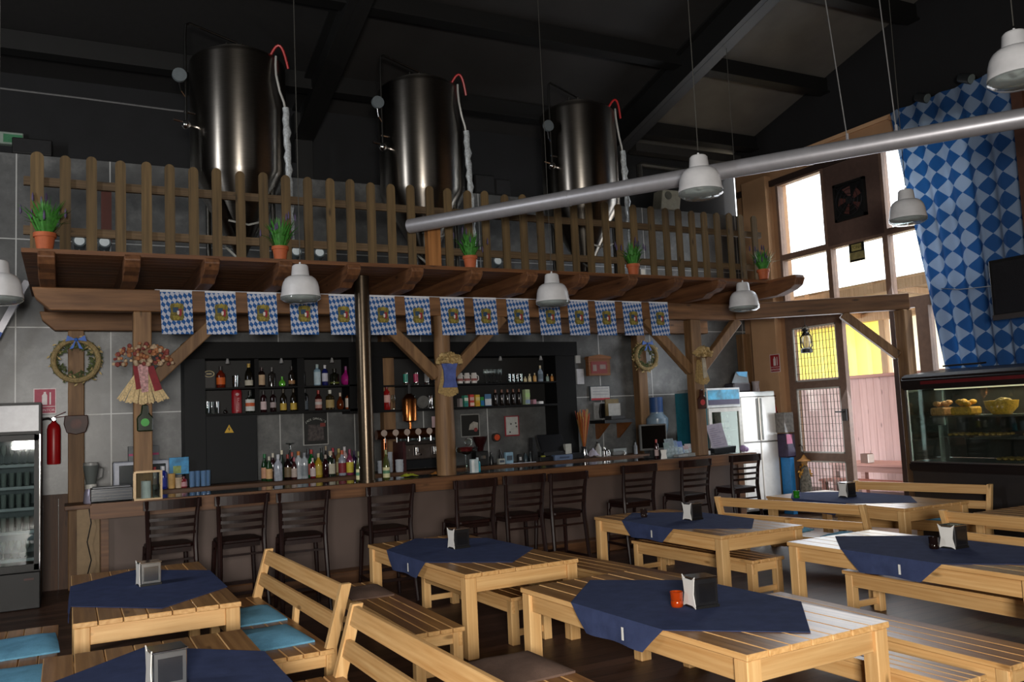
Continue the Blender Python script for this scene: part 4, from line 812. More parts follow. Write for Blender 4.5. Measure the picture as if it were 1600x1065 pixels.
bench(8.86, 7.05, R(13), 'backrest bench beyond the farthest table, before the food cabinet', L=1.7, back=1)
bench(7.27, 4.22, R(0), 'backrest bench at the right edge, seen from behind above the right table', L=2.08, back=-1)
bench(2.2, 6.47, R(0), 'backless bench left of the mid floor table', W=.36); bench(2.23, 3.63, R(0), 'backless bench with taupe cushion left of the nearest centre table', W=.42)
bench(3.19, 6.95, R(2), 'backless bench pushed under the right side of the mid floor table', L=1.8, W=.38); bench(3.91, 3.9, R(2.2), 'backless bench right of the nearest centre table, at the bottom edge', W=.27)
bench(4.51, 3.92, R(0), 'backless bench in front of the right table, left side', W=.44); bench(5.64, 6.95, R(2), 'backless bench pushed under the table before the eighth and ninth stools', L=1.8)
bench(5.90, 4.35, R(0), 'backless bench pushed under the right table', L=1.8); bench(-.27, 6.4, R(0), 'bench with two blue cushions at the left edge, left of the left table', W=.44)
bench(4.33, 6.75, R(5), 'backless bench left of the table before the eighth and ninth stools', W=.44)
def cushion(x, y, rz, w, l, m, label, seed=0):
    t_ = thing('seat_cushion', label, 'cushion', (x, y, BH+.001), rz, group='seat cushions on the benches'); N = 10; h = .035; vs = []; rnd = random.Random(seed)
    for top in (1, 0):
        for j in range(N+1):
            for i in range(N+1):
                u, v_ = i/N*2-1, j/N*2-1; e = (1-abs(u)**5)*(1-abs(v_)**5)
                vs.append((u*w/2*(1-.02*abs(v_)), v_*l/2*(1-.02*abs(u)), (.012+h*e*(.8+.2*math.sin(3*u+seed)*math.cos(2*v_+seed)) if top else 0)))
    K = (N+1)**2; q = lambda i, j: j*(N+1)+i; fs = []
    for j in range(N):
        for i in range(N): fs += [(q(i,j), q(i+1,j), q(i+1,j+1), q(i,j+1)), (K+q(i,j), K+q(i,j+1), K+q(i+1,j+1), K+q(i+1,j))]
    for i in range(N):
        for a, b in ((q(i,0), q(i+1,0)), (q(i+1,N), q(i,N)), (q(0,i+1), q(0,i)), (q(N,i), q(N,i+1))): fs.append((b, a, K+a, K+b))
    m_ = MB().add(vs, fs).build('cushion_cover', m, t_, smooth=True)
    return t_
cushion(1.20, 5.95, R(5), .40, .60, TEAL, 'nearer blue cushion on the bench right of the left table', 1); cushion(1.21, 6.72, R(2), .40, .60, TEAL, 'farther blue cushion on the bench right of the left table', 2)
cushion(1.02, 4.35, R(0), .40, .60, TEAL, 'blue cushion on the bottom centre left bench, just in frame', 3)
cushion(2.22, 4.36, R(2), .41, .52, BROWN, 'taupe cushion on the bench left of the nearest centre table', 4); cushion(2.18, 7.0, R(-3), .35, .5, BROWN, 'taupe cushion on the bench left of the mid floor table', 5)
cushion(-.26, 6.76, R(3), .42, .62, TEAL, 'farther blue cushion at the left edge, left of the left table', 6); cushion(-.28, 5.86, R(0), .42, .62, TEAL, 'nearer blue cushion at the left edge of the photo', 7)
cushion(7.14, 6.45, R(11), .38, .42, TEAL, 'blue cushion at the near end of the bench facing the farthest table', 8); cushion(8.9, 6.75, R(13), .36, .5, TEAL, 'blue cushion on the bench right of the farthest table', 9); cushion(7.05, 7.2, R(11), .38, .42, TEAL, 'blue cushion mid way on the bench facing the farthest table', 10)
# ---- bar stools
def stool():
    t_ = thing('bar_stool', 'x', 'bar stool', group='dark bar stools along the bar'); m_ = STOOL; SH = .70; w = .19
    MB().prism([(x, y) for x, y in ((-.205, -.17), (-.2, .13), (-.16, .2), (0, .222), (.16, .2), (.2, .13), (.205, -.17), (.16, -.2), (-.16, -.2))], 'z', SH-.022, SH+.012).build('seat', m_, t_, bevel=.008)
    m = MB().box(-.17, .17, -.18, .17, SH-.065, SH-.023); m.build('seat_frame', m_, t_)
    for s in (-1, 1):
        MB().tube([(s*.225, -.285, 0), (s*.215, -.235, .3), (s*.205, -.2, SH-.04), (s*.205, -.195, SH+.05), (s*.215, -.215, .95), (s*.228, -.255, 1.13)], [.02, .022, .024, .024, .021, .018], 8).build('rear_leg', m_, t_, smooth=True)
        MB().tube([(s*.21, .205, 0), (s*.18, .165, SH-.02)], [.018, .024], 8).build('front_leg', m_, t_, smooth=True)
        MB().beam((s*.213, -.245, .22), (s*.202, .19, .22), .018, .028).build('side_stretcher', m_, t_)
        MB().tube([(s*.195, .1, SH-.07), (s*.19, .15, SH-.1), (s*.185, .17, SH-.2)], .007, 6).build('bracket', m_, t_)
    MB().beam((-.2, .19, .25), (.2, .19, .25), .02, .03).build('foot_rail', m_, t_); MB().beam((-.215, -.25, .22), (.215, -.25, .22), .018, .028).build('rear_stretcher', m_, t_); MB().beam((-.19, -.2, SH-.13), (.19, -.2, SH-.13), .012, .02).build('rear_seat_rail', m_, t_)
    def arc(z0, z1, hw, yb, depth, th, name):
        n = 10; o = []; i_ = []
        for k in range(n+1): u = k/n*2-1; o.append((u*hw, yb-depth*(1-u*u)-th/2)); i_.append((u*hw, yb-depth*(1-u*u)+th/2))
        MB().prism(o+i_[::-1], 'z', z0, z1).build(name, m_, t_, smooth=False)
    arc(1.045, 1.13, .255, -.235, .03, .024, 'top_rail')
    for z in (.955, .885, .815): arc(z-.014, z+.014, .205, -.222+(0.95-z)*.05, .022, .014, 'back_slat')
    return t_
st0 = stool(); s_ = [(.86, 8.64, 4), (1.47, 8.52, 3), (2.02, 8.30, -3), (2.84, 8.18, 0), (3.72, 8.12, 3), (4.33, 8.16, -2), (4.79, 8.05, 2), (5.92, 8.32, 0), (6.82, 8.42, 3), (7.79, 8.59, -2)]
for i, (x, y, a) in enumerate(s_):
    o = st0 if i == 0 else copy_tree(st0); o.location = (x, y+.25, 0); o.rotation_euler = (0, 0, R(a)); o['label'] = 'dark ladder back bar stool, '+('leftmost' if i == 0 else 'rightmost, against the bright fridge' if i == 9 else ORD[i]+' from the left')+' along the bar'
# ================================================================ left corner: glass cooler, extinguisher, sign
fr = thing('glass_cooler', 'upright black framed glass door cooler full of glasses at the left edge', 'cooler', (-.70, 10.42, 0))
FW, FH, FD = .46, 2.13, .62                                # half width etc. (front faces the viewer)
MB().box(-FW, FW, .0, FD, .38, .42).box(-FW, FW, FD-.04, FD, .42, 1.8).box(-FW, -FW+.04, 0, FD, .42, 1.8).box(FW-.04, FW, 0, FD, .42, 1.8).build('cabinet', M_black, fr)
MB().box(-FW, FW, -.03, FD, 0, .38).build('base', mat('#0d0d0e', .5), fr, bevel=.01)
m = MB(); m.box(-FW, FW, -.03, FD, 1.8, FH).build('canopy', M_black, fr); MB().box(-FW+.02, FW-.02, -.036, -.03, 1.83, FH-.03).build('light_panel', mat('#9a9aa0', .3), fr)
m = MB(); dm = m; m.box(-FW, -FW+.06, -.05, 0, .4, 1.79).box(FW-.06, FW, -.05, 0, .4, 1.79).box(-FW, FW, -.05, 0, .4, .46).box(-FW, FW, -.05, 0, 1.73, 1.79)
cd_ = m.build('door', M_black, fr)
MB().box(FW-.012, FW-.004, -.056, -.05, .4, 1.79).build('door_edge_trim', M_chrome, cd_); MB().box(-FW+.06, FW-.06, -.03, -.025, .46, 1.73).build('door_glass', glass('cooler_glass', '#e6ecec', .92), cd_)
MB().box(FW-.15, FW-.06, -.055, -.05, .3, .32).build('badge', mat('#4a2a26', .5), fr)
MB().box(-FW+.04, FW-.04, FD-.05, FD-.04, .42, 1.8).build('liner', mat('#5b6468', .5), fr)
zs = (.52, .80, 1.04, 1.26, 1.49)
for z in zs: MB().box(-FW+.05, FW-.06, .0, FD-.06, z-.03, z).build('shelf', mat('#8f989b', .4), fr)
rows = ['bottom', 'second lowest', 'middle', 'second highest', 'top']
MG = glass('cooler_glassware', '#cfd8d4', .55, .05)
for r_, z in enumerate(zs):
    for c_ in range(6):
        x = -.70-.02+c_*.07+(.0)
        tall = r_ in (0, 4)
        tumbler((x, 10.47+.06*(c_ % 2), z+.001), (.2 if r_ == 4 else .18 if r_ == 0 else .14), .03, 'clear glass in the cooler, '+rows[r_]+' shelf, '+ORD[5-c_]+' from its right end', 'glasses in the upright cooler', MG, handle=False, foot=tall)
# wall sign and extinguisher
def fire_sign(p, w_, h_, rot, label, c):
    t_ = thing('fire_extinguisher_sign', label, 'sign', p, rot, group='red fire extinguisher signs'); M_r = mat(c, .5)
    MB().box(-w_/2, w_/2, -.004, 0, 0, h_).build('plate', mat('#d8c8c8', .5), t_); MB().box(-w_/2+.012, w_/2-.012, -.006, -.004, h_*.3, h_-.012).build('red_field', M_r, t_)
    m = MB(); a = h_; m.prism([(-.1*a, .36*a), (.08*a, .36*a), (.08*a, .72*a), (.04*a, .8*a), (.04*a, .86*a), (-.04*a, .86*a), (-.04*a, .8*a), (-.1*a, .72*a)], 'y', -.009, -.006).box(.16*a, .21*a, -.009, -.006, .36*a, .84*a).build('pictogram', mat('#e0d4d4', .5), t_)
    MB().box(-w_/2+.012, w_/2-.012, -.006, -.004, .012, h_*.27).build('caption_field', M_r, t_); text('EXTINTOR', h_*.14, (0, -.007, h_*.14), FACE_Y, mat('#e8d8d8', .5), t_)
    return t_
a, b = aty(52, 647, 11.49), aty(88, 606, 11.49); fire_sign(((a.x+b.x)/2, 11.497, a.z), b.x-a.x, b.z-a.z, 0, 'pinkish red fire extinguisher sign on the tiles by the glass cooler', '#a8304c')
def extinguisher(p, rz, label, lab=False):
    t_ = thing('fire_extinguisher', label, 'fire extinguisher', p, rz, group='red fire extinguishers')
    MB().lathe([(.0005, 0), (.068, 0), (.072, .015), (.072, .40), (.06, .45), (.03, .48), (.02, .5), (.0005, .5)], 20).build('cylinder', M_red, t_, smooth=True)
    MB().cyl((0, 0, .48), (0, 0, .54), .022, n=12).cyl((-.0, -.02, .52), (-.0, -.055, .52), .018, n=10).build('valve', M_chrome, t_, smooth=True)
    MB().beam((0, 0, .545), (.12, -.02, .6), .02, .008).beam((0, 0, .535), (.12, -.02, .55), .02, .008).build('handle', mat('#5a1216', .4), t_)
    MB().tube([(0, 0, .51), (-.06, -.02, .53), (-.12, -.02, .52), (-.17, -.02, .515)], .014, 8).cyl((-.17, -.02, .515), (-.27, -.02, .51), .02, .035, 12).build('hose', M_black, t_, smooth=True) if not lab else MB().tube([(0, -.02, .51), (-.07, -.03, .5), (-.1, -.04, .4), (-.09, -.05, .28), (-.07, -.05, .22)], .012, 8).build('hose', M_black, t_, smooth=True)
    if lab: MB().lathe([(.0735, .12), (.0735, .36)], 14, a0=-PI*.95, a1=-PI*.25).build('instruction_label', mat('#b9a5a0', .5), t_, smooth=True)
    MB().box(-.02, .02, .06, .125, .3, .34).build('wall_bracket', M_dark, t_)
p = aty(84, 725, 11.38); extinguisher((p.x, 11.38, p.z), 0, 'red fire extinguisher with black horn on the tiles by the glass cooler')
# ladder at far left
ld = thing('ladder', 'aluminium ladder with blue bands leaning at the left edge', 'ladder', (0, 0, 0))
p0, p1 = aty(-70, 640, 11.12), aty(42, 440, 11.12); q = Vector((.0, .27, .05))
for o_ in (Vector((0, 0, 0)), q): MB().beam(p0+o_, p1+o_, .03, .07).build('side_rail', M_alu, ld)
d = (p1-p0)
m = MB()
for i in range(8): c_ = p0+d*(i+.5)/8; m.cyl(c_, c_+q, .015, n=8)
m.build('rung', M_alu, ld)
for s in (.55, .82): MB().beam(p0+d*s-Vector((0, .005, 0)), p0+d*(s+.05)-Vector((0, .005, 0)), .042, .08).build('blue_band', mat('#2a4fa0', .5), ld)
# plaque, wreaths and straw bundles on the posts
pq = thing('wooden_plaque', 'dark round-bottomed wooden plaque on the left rear post', 'plaque', (.1, 11.287, aty(117, 662, 11.27).z))
MB().prism([(-.12, .1), (.12, .1), (.13, .0), (.1, -.1), (0, -.125), (-.1, -.1), (-.13, 0)], 'y', -.03, 0).build('plate', mat('#3d1f16', .5, var=.3), pq, bevel=.008); MB().prism([(.06*math.cos(k*PI/8), .0+.06*math.sin(k*PI/8)) for k in range(16)], 'y', -.034, -.03).build('badge', mat('#54281a', .5, var=.4), pq)
def leafball(n, R1, r1, seed, sz, zc=0, flat=.4):
    rnd = random.Random(seed); m = MB()
    for i in range(n):
        a = rnd.uniform(0, 2*PI); rr = R1+rnd.uniform(-r1, r1); c_ = Vector((rr*math.cos(a), rnd.uniform(-r1, r1)*flat, rr*math.sin(a)+zc)); v1 = Vector((rnd.uniform(-1, 1), rnd.uniform(-.4, .4), rnd.uniform(-1, 1))).normalized()*sz; v2 = v1.cross(Vector((rnd.uniform(-.4, .4), 1, rnd.uniform(-.4, .4)))).normalized()*sz*.35
        m.add([c_-v1, c_+v2, c_+v1, c_-v2], [(0, 1, 2, 3)])
    return m
def wreath(p, label, seed, R1=.235):
    t_ = thing('straw_wreath', label, 'wreath', p, group='straw wreaths on the rear posts')
    MB().tube([((R1)*math.cos(2*PI*k/28), -.03, R1*math.sin(2*PI*k/28)) for k in range(28)], .03, 8, True).build('straw_ring', mat('#8d7a52', .9, var=.4, scale=60), t_, smooth=True)
    o = leafball(240, R1-.03, .06, seed, .035); o.build('leaves', mat('#47502a', .8, var=.5, scale=40), t_); leafball(90, R1, .06, seed+9, .03).build('ears', mat('#b09a68', .8, var=.3), t_)
    m = MB()
    for s in (-1, 1): m.prism([(0, R1), (s*.09, R1+.05), (s*.11, R1-.02)], 'y', -.09, -.075).prism([(0, R1), (s*.02, R1-.02), (s*.07, R1-.11), (s*.03, R1-.1)], 'y', -.088, -.078)
    m.ball((0, -.085, R1), .022).build('ribbon_bow', mat('#2d5cae', .5), t_)
wreath((.1, 11.2, aty(117, 563, 11.2).z), 'straw and leaf wreath with blue bow on the left rear post', 3)
wreath((8.2, 11.2, aty(1003, 557, 11.2).z), 'straw and leaf wreath with blue bow on the rear post near the water cooler', 5, .2)
def sheaf(p, label, c_ribbon, seed, kind):
    t_ = thing('straw_bouquet', label, 'bouquet', p, group='dried straw bouquets on the posts'); rnd = random.Random(seed)
    MB().box(-.03, .03, -.1, -.015, -.05, .02).build('binding', mat('#6a5030', .8), t_)
    st = MB()
    for i in range(80):
        a = rnd.uniform(-1, 1); w_ = .012; spread = (.24 if kind == 'red' else .13); zb = -.30-.06*math.cos(a*1.4)+rnd.uniform(-.01, .01)
        y = -.05-.05*math.cos(a*1.5)+rnd.uniform(-.01, .01); st.add([(a*.05-w_/3, y, -.02), (a*.05+w_/3, y, -.02), (a*spread+w_/2, y-.02, zb), (a*spread-w_/2, y-.02, zb)], [(0, 1, 2, 3)])
    st.build('stalks', mat('#c9b184' if kind == 'red' else '#a58a58', .8, var=.35, scale=50), t_)
    hd = MB(); n = 130 if kind == 'red' else 150
    for i in range(n):
        a = rnd.uniform(0, PI*1.0); rr = (.27 if kind == 'red' else .15)*math.sqrt(rnd.uniform(0, 1))
        hd.m(i % 3); c_ = (rr*math.cos(a)*1.05, -.1-rnd.uniform(0, .06), .03+rr*math.sin(a)*.8); hd.ball(c_, rnd.uniform(.015, .027), 6, 4)
    hd.build('flower_heads', [mat(q, .8, var=.3) for q in (('#a06a46', '#7c3a34', '#b39c80') if kind == 'red' else ('#a68c5c', '#8f7648', '#b59c6c'))], t_, smooth=True)
    rb = MB()
    if kind == 'red':
        rb.prism([(-.1, .02), (-.02, .03), (.0, -.2), (-.07, -.22)], 'y', -.135, -.125).prism([(.03, .0), (.09, .02), (.17, -.22), (.1, -.24)], 'y', -.135, -.125)
        MB().prism([(-.06, .03), (.04, .03), (.04, -.24), (-.02, -.25)], 'y', -.142, -.136).build('printed_ribbon', mat('#b58a8a', .7, var=.5, scale=60), t_)
    elif kind == 'blue': rb.prism([(-.1, .02), (.1, .02), (.075, -.06), (.07, -.18), (.09, -.26), (-.09, -.26), (-.07, -.18), (-.075, -.06)], 'y', -.145, -.12)
    else: rb.prism([(-.03, .0), (.03, .0), (.05, -.26), (-.02, -.28)], 'y', -.14, -.13)
    rb.build('ribbon', mat(c_ribbon, .7, var=.25), t_)
sheaf((.685, 9.44, aty(222, 575, 9.4).z), 'dried flower and straw bouquet with red ribbons on the left front post', '#7a1420', 4, 'red')
sheaf((3.99, 9.43, aty(702, 571, 9.37).z), 'straw bouquet wrapped in blue cloth on the log post', '#4a5a98', 6, 'blue')
sheaf((7.79, 9.44, aty(1090, 560, 9.4).z), 'straw bouquet with pale ribbon on the right front post', '#a59a86', 8, 'pale')
def deco(p, c, label):
    t_ = thing('flattened_bottle', label, 'bottle', p, group='flattened bottles hung on the front posts')
    MB().prism([(-.075, -.12), (.075, -.12), (.078, .02), (.04, .06), (.03, .15), (-.03, .15), (-.04, .06), (-.078, .02)], 'y', -.03, 0).build('glass_body', mat('#1f2a18' if c[1] == '2' else '#3a1a12', .15), t_, bevel=.012); MB().cyl((0, -.033, -.03), (0, -.03, -.03), .04, n=14).build('badge', mat(c, .5), t_)
deco((.70, 9.422, aty(225, 655, 9.4).z), '#2f9a2f', 'flattened dark green bottle with green badge hung on the left front post')
deco((7.80, 9.422, aty(1095, 625, 9.4).z), '#b01a1a', 'flattened brown bottle with red badge hung on the right front post')
# ================================================================ things on the bar and back counter
def slab(name, label, cat, p, w, h, m, rx=0, rz=0, th=.012, parts=None, group=None):
    t_ = thing(name, label, cat, p, rz, group=group); o = MB().box(-w/2, w/2, -th/2, th/2, 0, h).build('panel', m, t_, bevel=.002); o.rotation_euler = (-rx, 0, 0)
    for nm, q in (parts or []): c_ = MB().box(q[0]*w, q[1]*w, -th/2-.002, -th/2, q[2]*h, q[3]*h).build(nm, q[4], t_); c_.rotation_euler = (-rx, 0, 0)
    return t_
mt = thing('menu_stack', 'dark stack of menus and trays on the left end of the bar', 'menus', (.40, 9.62, 1.1))
MB().box(-.19, .19, -.13, .13, 0, .13).build('tray', mat('#1b2026', .25), mt, bevel=.006)
for i in range(4): MB().box(-.185, .185, -.137, -.13, .012+i*.03, .03+i*.03).build('drawer', mat('#29313c', .2), mt)
o = MB().box(-.17, .17, -.12, .12, .131, .14).build('menu_cover', mat('#3b424c', .3), mt)
cb_ = thing('candle_box', 'wooden framed glass box holding a white pillar candle on the bar', 'box', (.715, 9.335, 1.1)); w_ = .12
m = MB()
for sx in (-1, 1):
    for sy in (-1, 1): m.box(sx*w_-.009, sx*w_+.009, sy*.065-.009, sy*.065+.009, 0, .28)
for z in (.0, .265): m.box(-w_, w_, -.075, -.06, z, z+.016).box(-w_, w_, .06, .075, z, z+.016).box(-w_-.009, -w_+.009, -.065, .065, z, z+.016).box(w_-.009, w_+.009, -.065, .065, z, z+.016)
m.build('frame', mat('#a58a64', .3, .2), cb_); MB().box(-w_, w_, -.065, .065, 0, .012).build('tray', mat('#c9c9c4', .4), cb_)
MB().box(-w_, w_, -.067, -.065, .01, .27).build('glass_pane', M_glass, cb_)
cn = thing('pillar_candle', 'white pillar candle inside the glass box on the bar', 'candle', (.70, 9.335, 1.113)); MB().cyl((0, 0, 0), (0, 0, .17), .045, n=20).build('wax', mat('#d8dade', .5), cn, smooth=True); MB().cyl((0, 0, .17), (0, 0, .185), .003, n=5).build('wick', M_black, cn)
tumbler((.79, 9.335, 1.113), .13, .035, 'clear glass beside the white pillar candle in the glass box', None, name='drinking_glass')
bl_ = thing('blender', 'blender with clear jug and pale base at the left end of the back counter', 'blender', (aty(142, 760, 10.9).x, 10.9, 1.0))
MB().lathe([(.075, .0), (.08, .02), (.07, .12), (.05, .17), (.0005, .17)], 18).build('base', mat('#a9a4b8', .25, .3), bl_, smooth=True); MB().shell([(.05, .2), (.075, .36), (.082, .42)], 18).build('jug', glass('blender_jug', '#9aa19e', .45), bl_, smooth=True); MB().cyl((0, 0, .16), (0, 0, .21), .06, n=18).build('collar', mat('#c8c6c0', .4), bl_, smooth=True); MB().cyl((0, 0, .42), (0, 0, .45), .078, n=18).build('lid', mat('#8f8f8c', .4), bl_, smooth=True); MB().tube([(.08, 0, .4), (.13, 0, .38), (.12, 0, .28), (.065, 0, .25)], .01, 6).build('handle', mat('#5a5a58', .4), bl_)
sd = thing('side_shelf', 'narrow timber shelf between the left rear post and the bar, under the blender', 'shelf', (-.02, 10.72, 0)); MB().box(0, .42, 0, .5, .95, .999).build('board', BWOOD, sd, bevel=.005); MB().box(.12, .42, .0, .04, 0, .95).build('support_panel', mat('#8a7252', .6), sd)
tag(MB().tube([(.22, 10.69, .95), (.24, 10.66, .8), (.2, 10.66, .6), (.24, 10.66, .4), (.18, 10.68, .15), (.15, 10.69, .008)], .006, 6).build('power_cord', M_black), 'black power cord dangling below the blender', 'cord')
mw = thing('microwave', 'white framed microwave behind the left front post', 'microwave', (.78, 11.0, 1.101)); MB().box(-.3, .3, 0, .35, 0, .33).build('case', mat('#a8acb8', .4), mw, bevel=.012); md_ = MB().box(-.24, .26, -.008, 0, .02, .29).build('door', mat('#2a3032', .15), mw, bevel=.004); MB().box(.2, .24, -.02, -.008, .05, .26).build('handle', mat('#8f949c', .3), md_)
bx = thing('cardboard_box', 'grey box with a magenta stripe on the microwave', 'box', (.78, 11.25, 1.432)); MB().box(-.13, .2, -.08, .08, 0, .17).build('carton', mat('#66696b', .6), bx); MB().box(-.131, .201, -.082, -.08, .06, .085).build('stripe', mat('#a02a5a', .5), bx)
for px_, h, r, c, lab, cap, tx in ((242, .26, .034, '#a8a49c', '#9a8a80', '#a83a3a', 'clear bottle with red cap beside the left front post'), (255, .26, .045, '#1c2a86', '#2a3aa0', '#d8d8dc', 'blue spray bottle with white cap on the back counter'), (287, .13, .04, '#7a1f28', '#b88a90', '#5a1a20', 'red jar left of the blue tumblers')):
    q = aty(px_, 740, 10.85); bottle((q.x, 10.85, 1.101), h, r, c, lab, cap, 'tall', tx, None, band=(.1, .5))
for px_, c, h, tx in ((268, '#c39a5a', .17, 'stack of tan paper cups on the back counter'), (279, '#b9a58c', .12, 'cream tin can between the paper cups and the red jar')):
    q = aty(px_, 740, 10.85); tag(MB().lathe([(.0005, 0), (.036, 0), (.042, h), (.0005, h)], 16).build('paper_cup' if h > .15 else 'tin_can', mat(c, .6, var=.2), loc=(q.x, 10.85, 1.101), smooth=True), tx, 'cup' if h > .15 else 'can')
for i, px_ in enumerate((300, 309, 318, 325)):
    q = aty(px_, 740, 10.86); tumbler((q.x, 10.86+.03*(i % 2), 1.101), .18, .034, 'blue printed tumbler before the black cabinet, '+ORD[i]+' of four from the left', 'blue tumblers on the back counter', glass('blue_tumbler', '#8fb8e0', .4, .08))
q = aty(280, 722, 11.0); slab('picture_card', 'bright blue picture card leaning on the black cabinet', 'card', (q.x, 11.02, 1.25), .22, .2, mat('#2f86b8', .5, var=.5, scale=9), parts=[('printed_scene', (-.3, .1, .05, .5, mat('#8a9a5a', .6, var=.4)))])
# posters on the tiles
po = thing('framed_poster', 'black whiskey poster in a silver frame above the bottles', 'poster', (aty(494, 700, 11.46).x, 11.46, aty(494, 695, 11.46).z)); pw_, ph = .34, .44
MB().box(-pw_/2, pw_/2, 0, .02, 0, ph).build('frame', mat('#9a9a96', .4), po); MB().box(-pw_/2+.014, pw_/2-.014, -.004, 0, .012, ph-.014).build('print', mat('#121311', .4), po)
MW = mat('#b5b8b0', .5)
for i, ch in enumerate("JACK DANIEL'S"):
    u = (i-6)/6; text(ch, .038, (u*.13, -.006, ph-.09-.045*u*u), (PI/2, u*.45, 0), MW, po)
MB().add([(-.11, -.006, .06), (.11, -.006, .06), (.1, -.006, .27), (-.1, -.006, .27)], [(0, 1, 2, 3)]).build('print_motif', mat('#3a3230', .6, var=.9, scale=25), po); MB().box(.06, .13, -.007, -.006, .24, .29).build('red_mark', mat('#6a2018', .5), po)
p2 = thing('framed_print', 'framed dark print with a pale car shape right of the log post', 'picture', (aty(738, 690, 11.46).x, 11.46, aty(738, 682, 11.46).z)); MB().box(-.17, .13, 0, .02, 0, .33).build('frame', mat('#8a8a86', .4), p2); MB().box(-.16, .115, -.004, 0, .012, .315).build('print', mat('#191a18', .4), p2); MB().prism([(-.05, .1), (.1, .1), (.1, .2), (.03, .22), (-.03, .18)], 'y', -.006, -.004).build('pale_shape', mat('#8f8a80', .6, var=.4), p2); MB().cyl((.06, -.008, .1), (.06, -.006, .1), .03, n=14).build('red_dot', mat('#7a2a28', .5), p2)
nt = thing('notice_board', 'white notice with a red frame above the till', 'notice', (aty(800, 662, 11.46).x, 11.46, aty(800, 681, 11.46).z)); MB().box(-.12, .12, 0, .015, 0, .3).build('frame', mat('#8c2a32', .5), nt); MB().box(-.1, .1, -.004, 0, .02, .285).build('paper', mat('#b5b5b0', .6), nt)
for x, z in ((-.02, .18), (.07, .14), (-.04, .06), (.06, .19)): MB().box(x-.012, x+.012, -.006, -.004, z-.012, z+.012).build('printed_mark', mat('#4a4a4a', .6), nt)
od = thing('wall_button', 'round orange disc in a dark ring on the tiles below the red framed notice', 'button', (aty(776, 683, 11.45).x, 11.47, aty(776, 683, 11.45).z)); MB().cyl((0, -.03, 0), (0, .02, 0), .065, n=24).build('ring', mat('#2a1a14', .5), od, smooth=True); MB().cyl((0, -.04, 0), (0, -.03, 0), .045, n=24).build('disc', mat('#b5401a', .4), od, smooth=True)
# beer tower, cups, coffee machine, glasses on top
bt = thing('beer_tap_tower', 'copper beer tower with a horizontal tap pipe behind the bar', 'beer tap', (4.0, 10.3, 0))
q0, q1 = aty(588, 682, 10.3), aty(708, 676, 10.3); z = 1.60
MB().cyl((q0.x-4, 0, z), (q1.x-4.0, 0, z), .062, n=24).cyl((q0.x-3.9, 0, 0), (q0.x-3.9, 0, z), .04, n=16).cyl((q1.x-4.15, 0, 0), (q1.x-4.15, 0, z), .04, n=16).build('tap_pipe', mat('#6a3f26', .22, .9, .1), bt, smooth=True)
for i in range(5): x = q0.x-4+.08+i*.15; MB().cyl((x, -.063, z+.02), (x, -.068, z+.02), .04, n=16).build('round_badge', mat('#9a8a80', .4), bt); MB().cyl((x, -.06, z-.02), (x, -.1, z-.04), .01, n=8).cyl((x, -.1, z-.04), (x, -.1, z-.1), .008, n=8).build('tap', M_chrome, bt)
cx = aty(640, 640, 10.3).x-4; MB().cyl((cx, 0, z+.06), (cx, 0, z+.14), .02, n=10).lathe([(.03, .14), (.09, .16), (.095, .42), (.06, .47), (.03, .5)], 24, cx, 0, z).build('copper_font', M_copper, bt, smooth=True); MB().cyl((cx, 0, z+.5), (cx, 0, z+.62), .018, n=10).build('lever', M_black, bt)
cm = thing('coffee_machine', 'dark steel espresso machine left of the log post', 'coffee machine', (aty(668, 720, 10.85).x, 10.85, 1.101))
MB().box(-.3, .34, 0, .4, .03, .14).build('drip_tray', mat('#1d2024', .35, .4), cm, bevel=.008); MB().box(-.3, .34, .15, .4, .14, .34).build('body', mat('#5c5450', .35, .6, .2), cm, bevel=.01); MB().box(-.32, .36, 0, .4, .34, .39).build('cup_rack', mat('#3a3634', .35, .5), cm, bevel=.01); MB().box(-.34, -.3, 0, .4, 0, .39).build('side_panel', mat('#3a1418', .4), cm)
for x in (-.12, .14): MB().cyl((x, .1, .3), (x, .1, .2), .035, n=14).cyl((x, .1, .23), (x, -.08, .21), .012, n=8).build('group_handle', M_chrome, cm, smooth=True)
for i in range(7): tumbler((aty(625+i*9.5, 700, 10.95).x, 10.97+.05*(i % 2), 1.492), .09, .034, 'small clear cup on the espresso machine, '+ORD[i]+' from the left', 'cups on the espresso machine')
for i, (px_, k_) in enumerate(((596, 3), (612, 5), (624, 3))):
    for j in range(k_):
        q = aty(px_, 720, 10.78); t_ = tumbler((q.x, 10.78+(.12 if px_ == 612 else 0), 1.101 + j*.05), .06, .055, 'white cup in the '+('left', 'tall middle', 'right')[i]+' stack behind the wine bottle, '+ORD[j]+' from the bottom', 'stacked white cups by the beer tap', mat('#a9aeb5', .35, var=.03), name='coffee_cup')
for px_, c, lb, w_ in ((636, '#a9b02a', 'yellow green cleaning cloth on the bar', .11), (684, '#d08a3a', 'orange cleaning cloth on the bar beside the log post', .12)):
    q = aty(px_, 738, 9.8); rnd = random.Random(px_); m = MB(); N = 8; vs = [(-w_+2*w_*i/N, -.06+.12*j/N, .004+.035*math.exp(-((i/N-.5)**2+(j/N-.5)**2)*5)*(1+.4*math.sin(i*1.7+j))) for j in range(N+1) for i in range(N+1)]
    m.add(vs, [(j*(N+1)+i, j*(N+1)+i+1, (j+1)*(N+1)+i+1, (j+1)*(N+1)+i) for j in range(N) for i in range(N)]); tag(m.build('cleaning_cloth', mat(c, .8, var=.25), loc=(q.x, 9.75, 1.097), smooth=True), lb, 'cloth')
pn_ = thing('note_paper', 'pinkish note paper standing on the copper tap pipe by the log post', 'paper', (aty(682, 665, 10.2).x, 10.2, 1.66)); MB().box(-.06, .06, -.002, .002, 0, .14).build('sheet', mat('#b59a9c', .7), pn_)
